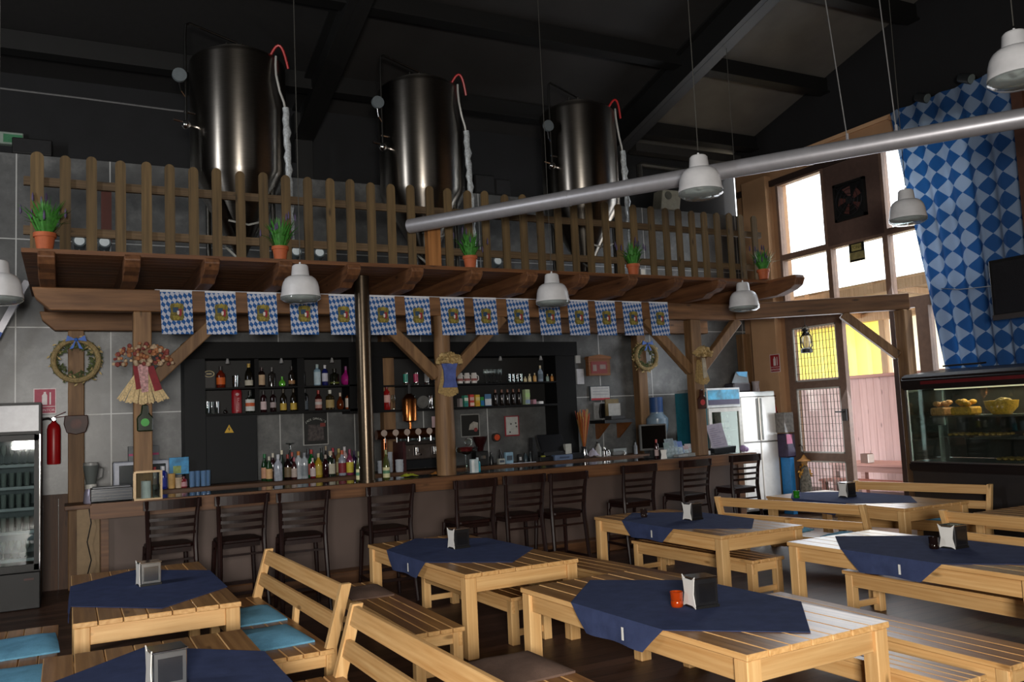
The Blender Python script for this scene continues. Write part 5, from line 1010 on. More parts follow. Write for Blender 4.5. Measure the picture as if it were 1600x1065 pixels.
tr = thing('steel_tray', 'round tray with bowl, carton and blue bottle standing right of the log post', 'tray', (4.27, 9.41, 1.1)); MB().lathe([(.0005, 0), (.14, 0), (.15, .012), (.145, .012), (.135, .005), (.0005, .005)], 28).build('plate', M_steel, tr, smooth=True)
rb_ = thing('footed_bowl', 'clear footed glass bowl of red sweets right of the log post', 'bowl', (tr.location.x-.06, 9.4, 1.106)); MB().shell([(.0005, 0), (.05, 0), (.05, .006), (.012, .02), (.012, .2), (.02, .22), (.12, .26), (.135, .31), (.13, .31), (.11, .265), (.0005, .23)], 24).build('glass_bowl', M_glass, rb_, smooth=True); MB().lathe([(.0005, .24), (.1, .262), (.12, .29), (.08, .31), (.0005, .315)], 20).build('red_sweets', mat('#7a1f22', .4, var=.6, scale=60), rb_, smooth=True)
MB().ball((.03, 0, .37), .05, 12, 8).build('glass_lid', M_glass, rb_, smooth=True)
sq = thing('straw_carton', 'white and pale blue carton on the tray right of the log post', 'carton', (tr.location.x-.0, 9.33, 1.114)); MB().box(-.045, .045, -.03, .03, 0, .16).build('carton', mat('#a9b8bc', .5), sq, bevel=.003); MB().box(-.046, -.01, -.032, -.03, .01, .15).build('printed_panel', mat('#d8dcdc', .5), sq)
bottle((tr.location.x+.09, 9.43, 1.114), .17, .036, '#1f7f93', '#2a98a8', '#b8c8d0', 'tall', 'turquoise bottle on the tray right of the log post', None, band=(.1, .6))
gd = thing('coffee_grinder', 'black coffee grinder with a dark red hopper left of the till', 'grinder', (aty(752, 735, 10.8).x, 10.8, 1.101)); MB().box(-.09, .09, -.06, .12, 0, .2).build('body', M_black, gd, bevel=.01); MB().lathe([(.04, .2), (.05, .25), (.095, .36), (.1, .4), (.0005, .4)], 18).build('hopper', mat('#2a0f10', .2), gd, smooth=True); MB().box(-.02, .02, -.12, -.06, .1, .14).build('spout', M_steel, gd)
td = thing('till', 'black touch screen till on the back counter', 'till', (aty(862, 705, 10.9).x, 10.9, 1.101)); MB().box(-.26, .26, -.12, .3, 0, .06).build('cash_drawer', mat('#16171a', .4), td, bevel=.006); MB().box(-.15, .27, -.05, .2, .06, .13).build('printer_base', mat('#101113', .5), td, bevel=.01)
o = MB().box(-.21, .21, -.02, .03, 0, .3).build('screen', mat('#121316', .3), td, bevel=.01); o.location = (.03, -.02, .1); o.rotation_euler = (R(-28), 0, 0)
MB().box(.2, .3, -.06, .0, .08, .22).build('receipt', mat('#b0b0a8', .6), td); MB().prism([(-.34, 0), (-.26, 0), (-.26, .2), (-.3, .34), (-.33, .34)], 'y', -.05, .05).build('card_reader', mat('#15171a', .5), td)
ct = thing('drawer_box', 'grey blue flat box under the till front', 'box', (aty(880, 722, 10.75).x, 10.78, 1.101)); MB().box(-.14, .16, -.04, .06, 0, .075).build('carton', mat('#5a6a86', .5), ct, bevel=.004); MB().box(-.06, .1, -.043, -.04, .025, .05).build('printed_line', mat('#33405a', .5), ct)
for px_, w_, h, c, lb, nm in ((782, .1, .08, '#a9aba4', 'pale label printer on the back counter left of the till', 'label_printer'), (794, .12, .16, '#7fa0b5', 'blue picture postcard stand on the back counter', 'postcard'), (811, .05, .12, '#1d1d1d', 'black pen pot with a bright glint on the back counter', 'pen_pot'), (848, .05, .08, '#8a8a2a', 'small yellow green box left of the flat grey blue box', 'small_box')):
    q = aty(px_, 722, 10.85); t_ = thing(nm, lb, nm.replace('_', ' '), (q.x, 10.83, 1.101)); MB().box(-w_/2, w_/2, -.03, .03, 0, h).build('body', mat(c, .5, var=.3), t_, bevel=.006); MB().box(-w_*.35, w_*.35, -.033, -.03, h*.3, h*.7).build('front_panel', mat('#4a5560' if c != '#1d1d1d' else '#b0b0b0', .4), t_)  # on the pen pot the pale panel is its painted glint
for i, (px_, w_) in enumerate(((805, .2), (826, .22))): q = aty(px_, 730, 10.74); o = tag(MB().box(-w_/2, w_/2, -.03, .06, 0, .008).build('paper_sheet', mat('#a8a8b0', .6), loc=(q.x, 10.745, 1.101), rot=(0, 0, .05)), ('left', 'right')[i]+' white paper sheet lying at the edge of the back counter', 'paper')
for px_, h, c, nm, lb in ((768, .17, '#15171a', 'hand_scanner', 'black hand scanner right of the grinder'), (783, .2, '#17181c', 'thin_bottle', 'thin dark bottle beside the postcard stand'), (822, .13, '#3a4a52', 'glass_jar', 'grey glass jar right of the pen pot'), (830, .15, '#20282c', 'dark_jar', 'dark jar at the foot of the till')):
    q = aty(px_, 715, 10.92); t_ = thing(nm, lb, nm.split('_')[-1], (q.x, 10.93, 1.101)); MB().lathe([(.0005, 0), (.03, 0), (.032, h*.6), (.018, h*.75), (.018, h*.94), (.0005, h*.94)], 12).build('body', mat(c, .3), t_, smooth=True); MB().cyl((0, 0, h*.92), (0, 0, h), .02, n=10).build('cap', M_dark, t_, smooth=True)
# right of the shelf unit: frames, dried flowers, coats of small things
def wallframe(px0, py0, px1, py1, label, name, cf, cp, extra=None, fw=.02):
    a, b = aty(px0, py1, 11.46), aty(px1, py0, 11.46); t_ = thing(name, label, name.split('_')[-1], (a.x, 11.465, a.z)); w_, h = b.x-a.x, b.z-a.z
    MB().box(0, w_, 0, .03, 0, h).build('frame', cf, t_); MB().box(fw, w_-fw, -.004, 0, fw, h-fw).build('sheet', cp, t_)
    for nm, x0, x1, z0, z1, m_ in (extra or []): MB().box(x0*w_, x1*w_, -.007, -.004, z0*h, z1*h).build(nm, m_, t_)
    return t_
wk = thing('key_house', 'small timber house shaped key holder with red front on the tiles', 'key holder', (aty(918, 587, 11.44).x, 11.44, aty(918, 587, 11.44).z))
MB().box(0, .4, -.05, .04, 0, .26).prism([(-.02, .26), (.42, .26), (.40, .3), (.2, .33), (0, .3)], 'y', -.07, .05).build('wooden_case', wood('key_house_wood', '#8a5a34', '#5a3418', 'x', .6), wk); MB().box(.04, .34, -.055, -.05, .03, .22).build('red_front', mat('#7a1c1a', .5), wk)
MB().box(.07, .14, -.058, -.055, .07, .17).box(.2, .31, -.058, -.055, .1, .17).build('pale_window', mat('#8a7a74', .6), wk)
wallframe(902, 576, 912, 600, 'narrow white paper sheet beside the shelf unit, lower of two', 'paper_notice', mat('#b5b5b8', .6), mat('#b5b5ba', .6), fw=.002); wallframe(900, 555, 907, 567, 'small white paper slip beside the shelf unit, upper of two', 'paper_slip', mat('#a9a9a6', .6), mat('#a9a9a6', .6), fw=.002)
wallframe(923, 602, 953, 626, 'white certificate with red lower stripe on the tiles', 'framed_certificate', mat('#2f3a40', .5), mat('#b9b9b9', .5), [('red_stripe', .04, .96, .03, .17, mat('#a82a32', .5)), ('print_line', .12, .9, .4, .44, mat('#8f9298', .5)), ('print_line', .12, .9, .6, .64, mat('#8f9298', .5)), ('print_line', .12, .9, .78, .82, mat('#8f9298', .5))], .012)
vs_ = thing('dried_flower_vase', 'chrome vase of orange dried stems standing right of the shelf unit', 'vase', (aty(913, 698, 11.05).x, 11.05, 1.101)); MB().lathe([(.0005, 0), (.05, 0), (.055, .05), (.04, .12), (.05, .16), (.0005, .155)], 16).build('vase', M_chrome, vs_, smooth=True)
rnd = random.Random(5); m = MB()
for i in range(90):
    a, r_ = rnd.uniform(0, 2*PI), rnd.uniform(0, .12); h = rnd.uniform(.4, .58); m.m(i % 3); b = Vector((r_*math.cos(a), r_*.6*math.sin(a), .14+h)); w_ = Vector((.007, .003, 0)); m.add([Vector((r_*.15*math.cos(a), 0, .14))-w_*.4, Vector((r_*.15*math.cos(a), 0, .14))+w_*.4, b+w_, b-w_], [(0, 1, 2, 3)])
m.build('dried_stems', [mat('#b0511a', .7), mat('#a8823a', .7), mat('#8a3414', .7)], vs_)
ph_ = thing('wall_telephone', 'black and white wall telephone right of the dried flowers', 'telephone', (aty(940, 660, 11.44).x, 11.44, aty(940, 655, 11.44).z)); MB().box(-.12, .12, 0, .05, 0, .27).build('base', mat('#8f9090', .5), ph_, bevel=.01); MB().prism([(-.04, .02), (.06, .02), (.08, .1), (.05, .16), (.08, .25), (-.02, .25), (-.05, .12)], 'y', -.05, 0).build('handset', mat('#0e0e0f', .4), ph_, bevel=.01)
sh = thing('printer_shelf', 'dark bracket shelf with papers left of the rear post', 'shelf', (aty(968, 660, 11.1).x, 11.1, aty(968, 660, 11.1).z)); MB().box(-.3, .25, -.05, .38, 0, .05).build('board', mat('#121214', .5), sh)
for x in (-.2, .2): MB().prism([(-.03, 0), (.36, 0), (.36, -.24), (.32, -.24)], 'x', x-.015, x+.015).build('bracket', mat('#7a4a24', .5), sh)
pr_ = thing('printer', 'white sheet feeder standing on the dark bracket shelf', 'printer', (sh.location.x+.02, 11.2, sh.location.z+.051)); MB().box(-.14, .12, -.06, .12, 0, .06).build('case', M_dark, pr_, bevel=.006); o = MB().box(-.12, .1, 0, .004, 0, .2).build('paper', mat('#a9a9a6', .6), pr_); o.location = (0, .03, .05); MB().box(-.12, .12, .1, .13, .06, .32).build('paper_tray', mat('#7a6a48', .6), pr_)
for px_, h, r_, c, nm, lb in ((935, .22, .045, '#a9a9a4', 'soap_dispenser', 'white dispenser with black pump right of the dried flowers'), (944, .13, .05, '#b0b0ac', 'chrome_shaker', 'chrome shaker right of the white dispenser'), (951, .09, .025, '#c0c0c0', 'chrome_jigger', 'small chrome measure right of the shaker'), (993, .2, .028, '#9aa0a8', 'soda_bottle', 'clear bottle with a dark neck by the rear post'), (975, .06, .03, '#8a8a88', 'small_dish', 'small steel dish left of the clear bottle')):
    q = aty(px_, 700, 10.95); t_ = thing(nm, lb, nm.split('_')[-1], (q.x, 10.95, 1.101)); ch = 'chrome' in nm or 'dish' in nm; MB().lathe([(.0005, 0), (r_, 0), (r_, h*.6), (r_*.5, h*.75), (r_*.45, h*.9), (.0005, h*.9)], 14).build('body', M_chrome if ch else mat(c, .4), t_, smooth=True); MB().cyl((0, 0, h*.88), (0, 0, h), r_*.5, n=10).build('cap', M_black if not ch else M_steel, t_, smooth=True)
q = aty(967, 700, 11.0); g_ = thing('glass_rack', 'row of small upturned glasses in a rack below the bracket shelf', 'rack', (q.x, 11.0, 1.101)); MB().box(-.14, .12, -.05, .05, 0, .06).build('tray', mat('#6a6c6c', .4), g_, bevel=.01); MB().box(-.13, .11, -.045, .045, .06, .1).build('glasses', glass('rack_glasses', '#c8d0d0', .4), g_)
rag = aty(926, 706, 10.8); m = MB(); N = 10; vs = [(-.1+.2*i/N, -.06+.12*j/N, .01+.12*math.exp(-((i/N-.45)**2+(j/N-.5)**2)*6)*(1+.25*math.sin(i*2.1)*math.cos(j*1.7))) for j in range(N+1) for i in range(N+1)]
tag(m.add(vs, [(j*(N+1)+i, j*(N+1)+i+1, (j+1)*(N+1)+i+1, (j+1)*(N+1)+i) for j in range(N) for i in range(N)]).build('bar_towel', mat('#a8a2b0', .8, var=.1), loc=(rag.x, 10.78, 1.101), smooth=True), 'crumpled pale lilac towel on the back counter by the dried flowers', 'towel')
bx2 = thing('receipt_printer', 'low black receipt printer left of the crumpled towel', 'printer', (aty(902, 710, 10.85).x, 10.85, 1.101)); MB().box(-.12, .1, -.05, .1, 0, .08).build('case', mat('#131417', .4), bx2, bevel=.01); MB().box(-.08, .06, -.02, .02, .081, .085).build('paper_slot', mat('#3a3d44', .4), bx2)
# monitor, leaflets, menu on the right end of the bar
mo = thing('monitor', 'grey framed computer screen on the right part of the bar', 'monitor', (aty(1021, 690, 9.83).x, 9.83, 1.1), R(-12)); o = MB().box(-.2, .2, -.02, .03, 0, .36).build('frame', mat('#5f605f', .4), mo, bevel=.006); o.location = (0, 0, .1); o = MB().box(-.18, .18, -.024, -.02, .03, .34).build('screen', mat('#060707', .2), mo); o.location = (0, 0, .1); MB().box(-.05, .05, 0, .04, 0, .12).box(-.12, .12, -.08, .1, 0, .02).build('foot', mat('#26282a', .5), mo)
lf = [(1040, .09, .2, '#8fa5a8', .15), (1047, .14, .26, '#8a9aa2', .3), (1054, .13, .23, '#7f97b5', .35), (1063, .13, .22, '#5f78b0', .4), (1073, .12, .15, '#a58f8f', .45), (1080, .12, .17, '#b0a8a8', .4), (1092, .1, .17, '#b5aaa6', .2)]
for i, (px_, w_, h, c, rx) in enumerate(lf):
    q = aty(px_, 700, 9.72); slab('leaflet', ('narrow grey', 'large grey', 'pale blue', 'deep blue', 'reddish grey', 'white', 'small cream')[i]+' leaflet leaning in the brochure display on the right of the bar', 'leaflet', (q.x, 9.68+.012*i, 1.1), w_, h, mat(c, .5, var=.25, scale=18), rx, R(-10), .006, [('printed_photo', (-.4, .4, .1, .6, mat('#9fb0b8', .5, var=.5, scale=25)))], group='leaflets on the bar')
for i, px_ in enumerate((1060, 1076, 1095)): q = aty(px_, 705, 9.6); tag(MB().box(-.09, .09, -.05, .05, 0, .035+.01*i).build('leaflet_stack', mat('#a0a4a6', .6, var=.2), loc=(q.x, 9.55, 1.1), rot=(0, 0, .1)), ORD[i]+' low stack of leaflets from the left in front of the brochure display', 'leaflets', group='leaflet stacks')
hb = thing('bar_napkin_holder', 'white and black napkin holder on the bar right of the monitor', 'napkin holder', (aty(1034, 712, 9.45).x, 9.45, 1.1)); MB().box(-.03, .05, -.04, .05, 0, .12).build('body', M_holder, hb); MB().prism([(-.05, 0), (.05, 0), (.038, .06), (.05, .12), (-.05, .12), (-.038, .06)], 'y', -.05, -.042).build('end_plate', M_nap, hb); bottle((aty(1026, 705, 9.5).x, 9.5, 1.1), .26, .03, '#2a1414', '#b09a98', '#a03a34', 'tall', 'slim sauce bottle with red cap left of the white napkin holder on the bar', None)
mn = thing('menu_stand', 'white menu sheet in a low black tray at the right end of the bar', 'menu', (aty(1128, 700, 9.62).x, 9.62, 1.1), R(-8)); MB().prism([(-.17, 0), (.17, 0), (.19, .1), (-.18, .075)], 'y', -.08, .1).build('tray', mat('#1c1f24', .4), mn, bevel=.005); o = MB().box(-.14, .12, 0, .005, 0, .36).build('sheet', mat('#a59fb0', .6), mn); o.location = (-.01, .0, .07); o.rotation_euler = (R(-14), R(-6), 0)
m = MB()
for i in range(9): m.box(-.11, .07-.04*(i % 3), -.003, -.001, .05+i*.03, .057+i*.03)
o = m.build('printed_lines', mat('#7f7a90', .6), mn); o.location = (-.01, -.0, .07); o.rotation_euler = (R(-14), R(-6), 0)
tag(MB().ball((0, 0, .055), .05, 12, 8).ball((.06, .0, .04), .035, 10, 6).build('lilac_flower', mat('#a58ab5', .7, var=.3), loc=(8.52, 9.45, 1.1), smooth=True), 'lilac ball of wool at the right end of the bar', 'ornament')
# water cooler poster, fridges at the back right
wb = thing('water_cooler', 'water dispenser with a large pale blue bottle at the back right', 'water cooler', (aty(1026, 640, 10.95).x, 10.95, 0)); MB().box(-.17, .17, -.15, .17, 0, 1.25).build('body', mat('#8a9298', .4), wb, bevel=.02); MB().lathe([(.05, 1.25), (.13, 1.36), (.17, 1.5), (.17, 1.62), (.1, 1.7), (.09, 1.95), (.0005, 1.95)], 20).build('water_bottle', mat('#7d93a5', .25), wb, smooth=True); MB().lathe([(.101, 1.72), (.1, 1.95), (.0005, 1.955)], 18).build('blue_cover', mat('#2d4f86', .5), wb, smooth=True)
q = aty(1045, 600, 11.05); tp = thing('ice_cream_freezer', 'teal sided drinks fridge behind the right front post', 'fridge', (8.75, 10.75, 0)); 
MB().box(-.05, 0, -.3, .4, 0, 2.0).build('teal_side', mat('#2a7a8c', .4), tp); MB().box(0, .66, -.25, .4, 0, .2).box(0, .05, -.3, .4, .2, 1.75).box(.61, .66, -.3, .4, .2, 1.75).box(0, .66, .36, .4, .2, 1.75).build('cabinet', mat('#b5b5b0', .4), tp); MB().box(0, .66, -.32, .4, 1.75, 2.05).build('canopy', mat('#c5c8c8', .4), tp)
MB().box(.02, .64, -.326, -.32, 1.79, 2.02).build('canopy_print', mat('#3f9bc0', .4, var=.5, scale=8), tp); MB().box(.02, .64, -.329, -.326, 1.79, 1.87).build('canopy_band', mat('#2a1f4a', .4), tp)
m = MB(); td_ = m.box(0, .06, -.34, -.3, .2, 1.74).box(.6, .66, -.34, -.3, .2, 1.74).box(.06, .6, -.34, -.3, .2, .26).box(.06, .6, -.34, -.3, 1.68, 1.74).build('door', mat('#c8c6bf', .4), tp); MB().box(.06, .6, -.32, -.316, .26, 1.68).build('door_glass', glass('fridge_glass', '#d8e2dc', .92), td_)
for z in (.5, .8, 1.1, 1.4): MB().box(.05, .61, -.26, .36, z-.02, z).build('shelf', mat('#b0b4b0', .4), tp)
k = 0
for z in (1.1, 1.4):
    for i in range(5):
        k += 1; bottle((8.75+.12+i*.1, 10.6, z+.001), .22, .032, ('#8a8a3a', '#4a5a48', '#6a6a60')[k % 3], '#b5b8a8', '#7a7a60', 'tall', ('olive', 'green', 'grey')[k % 3]+' drink bottle in the teal sided fridge, '+('upper' if z > 1.2 else 'lower')+' row, '+ORD[i]+' from the left', 'bottles in the teal sided fridge')
sf = thing('steel_fridge', 'bright stainless steel fridge at the back right corner', 'fridge', (9.52, 10.6, 0)); MB().box(0, .76, 0, .7, .08, 1.98).build('body', mat('#8a8784', .35, .5), sf, bevel=.01); MB().box(0, .76, -.02, .7, 1.9, 1.98).build('top_rail', M_steel, sf, bevel=.006)
SFM = mat('#f2f0ec', .3, .3, .04)
sd1 = MB().box(.02, .37, -.05, -.003, 1.18, 1.89).build('door', SFM, sf, bevel=.008); sd2 = MB().box(.39, .74, -.05, -.003, 1.18, 1.89).build('door', SFM, sf, bevel=.008); MB().box(.02, .37, -.05, -.003, .12, 1.16).build('door', SFM, sf, bevel=.008); MB().box(.39, .74, -.05, -.003, .12, 1.16).build('door', SFM, sf, bevel=.008); MB().cyl((.34, -.062, 1.2), (.34, -.062, 1.87), .012, n=8).build('handle', M_steel, sd1); MB().cyl((.42, -.062, 1.2), (.42, -.062, 1.87), .012, n=8).build('handle', M_steel, sd2)
wx = thing('storage_box', 'dark tub with a blue and white card on the steel fridge', 'tub', (9.75, 10.85, 1.981)); MB().box(-.18, .18, -.12, .12, 0, .15).build('tub', mat('#2a232c', .4), wx, bevel=.02); MB().prism([(-.2, .15), (.16, .15), (.14, .33), (-.1, .33)], 'y', -.1, -.09).build('card', mat('#6f767c', .5), wx); MB().prism([(-.05, .27), (.12, .24), (.14, .33), (-.1, .33)], 'y', -.104, -.1).build('blue_print', mat('#5fa8d8', .4), wx)
tag(MB().lathe([(.0005, 0), (.06, 0), (.055, .1), (.065, .17), (.0005, .17)], 14).build('white_jug', mat('#9a8f90', .5), loc=(10.1, 10.8, 1.981), smooth=True), 'small pale jug on the steel fridge right of the dark tub', 'jug')
cx_ = thing('drinks_rack', 'cluttered rack with purple bags beside the steel fridge', 'rack', (10.33, 10.45, 0)); MB().box(-.1, .1, -.1, .1, 1.3, 1.62).build('wire_basket', mat('#6a6560', .5, var=.5, scale=20), cx_); MB().box(-.1, .1, -.12, .1, .9, 1.28).build('purple_bag', mat('#2a1a38', .6, var=.3), cx_, bevel=.02); MB().box(-.04, .05, -.1, .1, 0, .9).build('blue_panel', mat('#2a7fc0', .5), cx_); MB().box(-.1, .02, -.125, -.12, 1.12, 1.27).build('pink_label', mat('#a04a6a', .5), cx_)
# ================================================================ right wall: sign, extinguisher, lantern, curtain, screen
q0, q1 = atx(1204, 582, XR-.145), atx(1218, 553, XR-.145); fire_sign((XR-.142, (q0.y+q1.y)/2, q0.z), abs(q1.y-q0.y)*.95, .30, -PI/2, 'red fire extinguisher sign on the tan pillar', '#a02428')
q = atx(1209, 675, XR-.24); extinguisher((XR-.24, q.y, q.z), -PI/2, 'red fire extinguisher with paper label on the tan pillar', True)
ln = thing('hanging_lantern', 'black storm lantern hanging before the barred door', 'lantern', (9.5, 0, 0)); q = atx(1261, 551, 10.2); ln.location = q
MB().lathe([(.0005, 0), (.085, 0), (.09, .02), (.085, .06), (.05, .08), (.0005, .08)], 18).build('fuel_base', M_black, ln, smooth=True); MB().shell([(.045, .08), (.07, .16), (.06, .24), (.04, .27)], 18).build('glass_globe', glass('lantern_globe', '#e8e0d0', .4, .1), ln, smooth=True); MB().lathe([(.05, .27), (.055, .3), (.035, .33), (.045, .36), (.03, .385), (.0005, .385)], 16).build('chimney', M_black, ln, smooth=True)
MB().tube([(0, -.075, .05), (0, -.11, .1), (0, -.105, .25), (0, -.05, .31)], .01, 6).tube([(0, .075, .05), (0, .11, .1), (0, .105, .25), (0, .05, .31)], .01, 6).build('side_frame', M_black, ln); MB().tube([(0, -.09, .3), (0, -.06, .4), (0, 0, .43), (0, .06, .4), (0, .09, .3)], .005, 6).cyl((0, 0, .43), (0, 0, 2.88-q.z+.1 if False else .62), .004, n=6).build('bail', M_black, ln)
sc_ = thing('scarecrow_doll', 'straw scarecrow doll hanging on the barred door', 'doll', atx(1260, 768, XR-.12)); MB().lathe([(.1, 0), (.09, .2), (.05, .4), (.0005, .42)], 12).build('dress', mat('#6f6a60', .8, var=.6, scale=25), sc_, smooth=True); MB().ball((0, 0, .47), .055).build('head', mat('#b08a58', .8), sc_, smooth=True); MB().lathe([(.12, .49), (.05, .53), (.0005, .6)], 12).build('hat', mat('#9a6a30', .8, var=.3), sc_, smooth=True); MB().tube([(0, 0, .6), (0, .02, .72), (0, .06, .75), (0, .09, .72)], .006, 6).build('hook', mat('#3a3028', .5), sc_); leafball(60, .09, .06, 4, .05, .3).build('straw', mat('#b5822f', .8, var=.3), sc_)
# curtain
t = NT('blue_white_lozenge_curtain'); v = t.obj(); X, Y, Z = t.xyz(v)
u = t.math('MULTIPLY_ADD', Y, 2.2, t.math('MULTIPLY', Z, 2.05)); w_ = t.math('MULTIPLY_ADD', Y, 2.2, t.math('MULTIPLY', Z, -2.05))
a = t.math('LESS_THAN', t.math('FRACT', u), .5); b = t.math('LESS_THAN', t.math('FRACT', w_), .5)
same = t.math('LESS_THAN', t.math('ABSOLUTE', t.math('SUBTRACT', a, b)), .5)
cc_ = t.mix(same, lin('#8297b5'), lin('#1a4c87')); t.l(cc_, t.b.inputs['Base Color']); t.b.inputs['Roughness'].default_value = .85
tl = t.n('BsdfTranslucent'); t.l(cc_, tl.inputs[0]); mx = t.n('MixShader'); mx.inputs[0].default_value = .3; t.l(t.b.outputs[0], mx.inputs[1]); t.l(tl.outputs[0], mx.inputs[2]); t.l(mx.outputs[0], t.out.inputs[0])
m = MB(); NU, NV = 60, 12; vs = []
for j in range(NV+1):
    z = 5.80-(5.80-1.95)*j/NV; e0 = 8.06-.52*((5.80-z)/3.85); 
    for i in range(NU+1):
        y = 6.31+(e0-6.31)*i/NU; vs.append((XR-.22+.055*math.sin(i*.55+.5*math.sin(j*.4))*(.5+.5*j/NV), y, z))
m.add(vs, [(j*(NU+1)+i, j*(NU+1)+i+1, (j+1)*(NU+1)+i+1, (j+1)*(NU+1)+i) for j in range(NV) for i in range(NU)])
tag(m.build('lozenge_curtain', t.m, smooth=True), 'long blue and white lozenge curtain drawn across the right windows', 'curtain')
tag(MB().beam((XR-.1, 6.2, 5.77), (XR-.1, 8.15, 5.77), .04, .06).build('curtain_rail', mat('#a87a56', .5)), 'tan rail along the top of the lozenge curtain', 'rail')
tag(MB().box(XR-.3, XR-.06, 6.12, 6.26, 0, 5.79).build('timber_upright', mat('#4a2c1e', .6, var=.2)), 'dark timber upright at the right edge beside the curtain', 'post')
for px_, py_, lb in ((1440, 152, 'black spotlight on the ledge above the curtain, left one'), (1508, 122, 'black spotlight on the ledge above the curtain, right one')):
    q = atx(px_, py_, XR-.25); t_ = thing('stage_spotlight', lb, 'spotlight', q, group='spotlights above the curtain'); MB().cyl((0, .07, .03), (0, -.08, -.04), .06, .07, 14).build('housing', mat('#25282a', .4), t_, smooth=True); MB().cyl((0, -.08, -.04), (0, -.088, -.044), .06, n=14).build('lens', mat('#77807c', .2), t_); MB().box(-.01, .24, -.01, .01, .02, .05).build('bracket', M_black, t_)
tv = thing('television', 'black flat television on the curtain at the right edge', 'television', (0, 0, 0)); X_ = 9.75
q = [atx(1545, 408, X_), atx(1559, 500, X_)]; tv.location = ((X_, q[0].y-.5, (q[0].z+q[1].z)/2)); hz = (q[0].z-q[1].z)/2
MB().box(-.02, .06, -.52, .5, -hz, hz).build('bezel', mat('#131314', .3), tv, bevel=.01); MB().box(-.025, -.02, -.48, .46, -hz+.07, hz-.04).build('screen', mat('#1b1c20', .25), tv); MB().box(-.03, -.02, -.52, .5, -hz, -hz+.06).build('speaker_bar', mat('#3a3637', .4), tv); MB().box(.06, XR-X_-.25, -.1, .1, -.1, .1).build('wall_arm', M_dark, tv)
tag(MB().tube([atx(1455, 450, XR-.02), atx(1500, 452, 10.1), atx(1548, 447, X_+.04)], .006, 6).build('television_cable', M_black), 'thin black cable running to the television', 'cable')
# ================================================================ heated food cabinet
CX, CY0, CY1 = 9.5, 5.2, 7.53
fc = thing('food_cabinet', 'large dark heated display cabinet with glass front at the right edge', 'display cabinet', (CX, 6.36, 0)); y0, y1 = CY0-6.36, CY1-6.36
BR = mat('#150c0b', .4, var=.2)
MB().box(.05, .8, y0, y1-.02, 0, .84).build('base', mat('#262222', .5), fc); MB().box(0, .85, y0, y1, .84, .95).build('counter_rim', BR, fc, bevel=.02, seg=2); MB().box(.0, .8, y0, y1-.04, .95, .965).build('steel_ledge', M_steel, fc)
MB().prism([(-.03, 1.86), (-.03, 2.0), (.02, 2.05), (.85, 2.12), (.85, 1.86)], 'y', y0, y1).build('canopy', BR, fc, bevel=.02, seg=2); MB().box(-.036, -.03, y0, y1-.3, 1.92, 1.96).build('red_stripe', mat('#5a1216', .4), fc)
MB().box(.02, .05, y1-.05, y1-.02, .96, 1.87).box(.75, .8, y1-.05, y1-.02, .96, 1.87).box(.02, .05, y0+.6, y0+.63, .96, 1.87).box(.3, .36, y1-.32, y1-.25, .96, 1.4).build('frame_post', M_steel, fc)
for z, a, b in ((1.52, y0, y1-.3), (1.25, y0, y1-.75)): MB().box(.1, .72, a, b, z-.012, z).build('glass_shelf', mat('#8f9896', .15), fc); MB().box(.09, .1, a, b, z-.014, z+.002).build('shelf_trim', M_steel, fc)
MB().box(.03, .034, y0, y1-.05, .97, 1.86).build('front_glass', glass('cabinet_glass', '#dfe8e4', .93), fc); MB().box(.05, .75, y1-.034, y1-.03, .97, 1.86).build('end_glass', glass('cabinet_glass', '#dfe8e4', .93), fc)
MB().box(.76, .79, y0, y1-.05, .97, 1.87).build('rear_panel', mat('#2a2724', .4), fc)
MB().box(.35, .5, y0, y1-.2, 1.845, 1.86).build('lamp_strip', emit('cabinet_lamp', '#fff0d0', .8), fc)
food = [(7.2, 1.535, .12, '#c08a5a', 'box', 'terracotta bread basket in the display cabinet, far left'), (6.88, 1.535, .17, '#c58f2a', 'box', 'golden pastry pile in the display cabinet left of the round basket'), (6.42, 1.535, .2, '#c9952e', 'bowl', 'round yellow woven basket in the display cabinet'), (5.8, 1.535, .18, '#c9952e', 'bowl', 'second round yellow basket at the right edge of the display cabinet')]
for y, z, s, c, kd, lb in food:
    t_ = thing('bread_basket', lb, 'basket', (CX+.3, y, z-.012), group='baskets on the top shelf of the food cabinet')
    if kd == 'bowl': MB().lathe([(.0005, 0), (.1, 0), (.17, .08), (.185, .16), (.17, .16), (.0005, .12)], 20).build('basket', mat(c, .7, var=.4, scale=50), t_, smooth=True)
    else: MB().box(-.12, .12, -s*.8, s*.8, 0, .1).build('basket', mat(c, .7, var=.35, scale=40), t_, bevel=.02)
    m = MB(); rnd = random.Random(int(y*100))
    for i in range(7): m.ball((rnd.uniform(-.08, .08), rnd.uniform(-.1, .1), .13+rnd.uniform(0, .04)), .045, 8, 6, .7)
    m.build('bread', mat('#c7a560' if kd == 'bowl' else c, .7, var=.35), t_, smooth=True)
for i, (y, z) in enumerate(((6.95, 1.252), (6.55, 1.252), (6.0, 1.252), (6.35, .966))):
    t_ = thing('food_tray', 'steel tray of small pastries in the display cabinet, '+('upper shelf left', 'upper shelf middle', 'upper shelf right', 'lower shelf')[i], 'tray', (CX+.35, y, z), group='pastry trays in the food cabinet'); MB().box(-.18, .18, -.17, .17, 0, .02).build('tray', M_steel, t_)
    m = MB(); rnd = random.Random(i)
    for a in range(4):
        for b in range(4): m.ball((-.12+a*.08, -.12+b*.08, .035), .03, 8, 5, .6)
    m.build('pastry', mat('#b58a4a', .7, var=.35), t_, smooth=True)
tag(MB().box(-.06, .06, -.25, .25, 0, .02).build('flat_tray', M_black, loc=(CX+.3, 6.85, 2.13), rot=(0, R(-4), 0)), 'flat black tray lying on the display cabinet', 'tray')
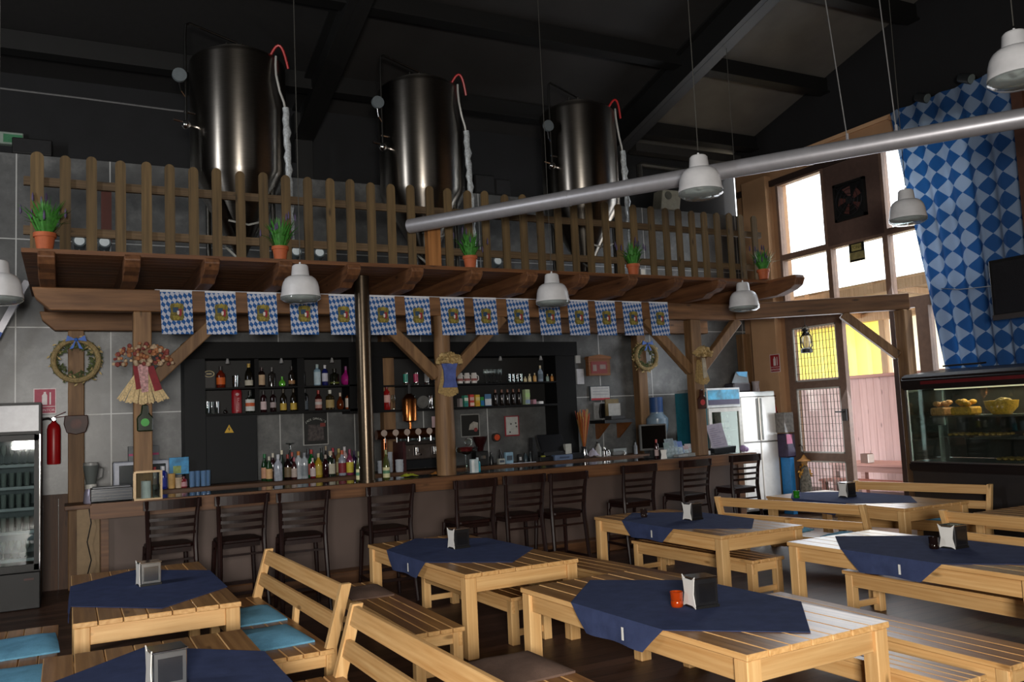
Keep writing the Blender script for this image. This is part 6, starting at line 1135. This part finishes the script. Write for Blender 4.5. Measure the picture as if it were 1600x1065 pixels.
# ---- terrace table outside
tt = thing('terrace_table', 'rosy timber table with benches on the terrace, seen through the doorway', 'table', (13.2, 10.85, 0)); TP = wood('terrace_table_wood', '#c99d94', '#a5776c', 'y', .5)
MB().box(-.45, .45, -1.0, 1.0, .58, .62).build('tabletop', TP, tt)
for sx in (-1, 1):
    MB().box(sx*.4-.02, sx*.4+.02, -.9, .9, .47, .58).build('side_apron', TP, tt)
    for sy in (-1, 1): MB().box(sx*.38-.05, sx*.38+.05, sy*.9-.05, sy*.9+.05, 0, .58).build('leg', TP, tt)
tb = thing('terrace_bench', 'red brown bench before the terrace table', 'bench', (12.4, 10.6, 0)); MB().box(-.2, .2, -1, 1, .33, .37).build('seat', mat('#8a4a3a', .5, var=.2), tb)
for sx in (-1, 1):
    for sy in (-1, 1): MB().box(sx*.15-.04, sx*.15+.04, sy*.9-.04, sy*.9+.04, 0, .33).build('leg', mat('#8a4a3a', .5, var=.2), tb)
q = atz(1355, 723, .62); th_ = thing('terrace_napkin_holder', 'small brown and white napkin holder on the terrace table', 'napkin holder', (q.x, q.y, .621)); MB().box(-.07, .07, -.08, .08, 0, .17).build('body', mat('#6a4a3a', .5), th_); MB().box(-.071, .071, -.1, -.08, .01, .16).build('end_plate', M_nap, th_)
# ================================================================ light
w = bpy.data.worlds.new('world'); sc.world = w; w.use_nodes = True; nt_ = w.node_tree; bg = nt_.nodes['Background']; bg.inputs[0].default_value = (.93, .96, 1, 1); bg.inputs[1].default_value = 3.8
def area(name, loc, target, sx, sy, power, c=(1, 1, 1), spread=PI):
    l = bpy.data.lights.new(name, 'AREA'); l.shape = 'RECTANGLE'; l.size = sx; l.size_y = sy; l.energy = power; l.color = c; l.spread = spread
    o = bpy.data.objects.new(name, l); col.objects.link(o); o.location = loc; d = Vector(target)-Vector(loc); o.rotation_euler = d.to_track_quat('-Z', 'Y').to_euler(); return o
area('front_light', (-.5, -1.8, 1.95), (4.2, 8, 1.2), 1.2, .8, 560, (1, .95, .88))
area('hall_fill', (3, 1.0, 5.2), (4.5, 7, 0), 6, 3, 10, (1, .97, .93))
area('window_daylight', (10.3, 9.2, 3.0), (5, 6.5, 1.2), 2.2, 4.2, 90, (.86, .92, 1))
area('tank_band_fill', (-4.2, 6.2, 4.4), (3, 10, 4.6), .5, 3.0, 130, (.95, .97, 1))  # added lamp for the pale bands on the tanks; no window there
area('cabinet_lamp', (9.92, 6.4, 1.835), (9.92, 6.4, 1), .12, 1.9, 9, (1, .88, .66))
sun = bpy.data.lights.new('terrace_sun', 'SUN'); sun.energy = 4.0; sun.angle = .05; so = bpy.data.objects.new('terrace_sun', sun); col.objects.link(so); so.rotation_euler = Vector((-.55, .5, -1)).to_track_quat('-Z', 'Y').to_euler()
sc.view_settings.view_transform = 'Standard'; sc.view_settings.look = 'None'; sc.view_settings.exposure = 0; sc.view_settings.gamma = 1
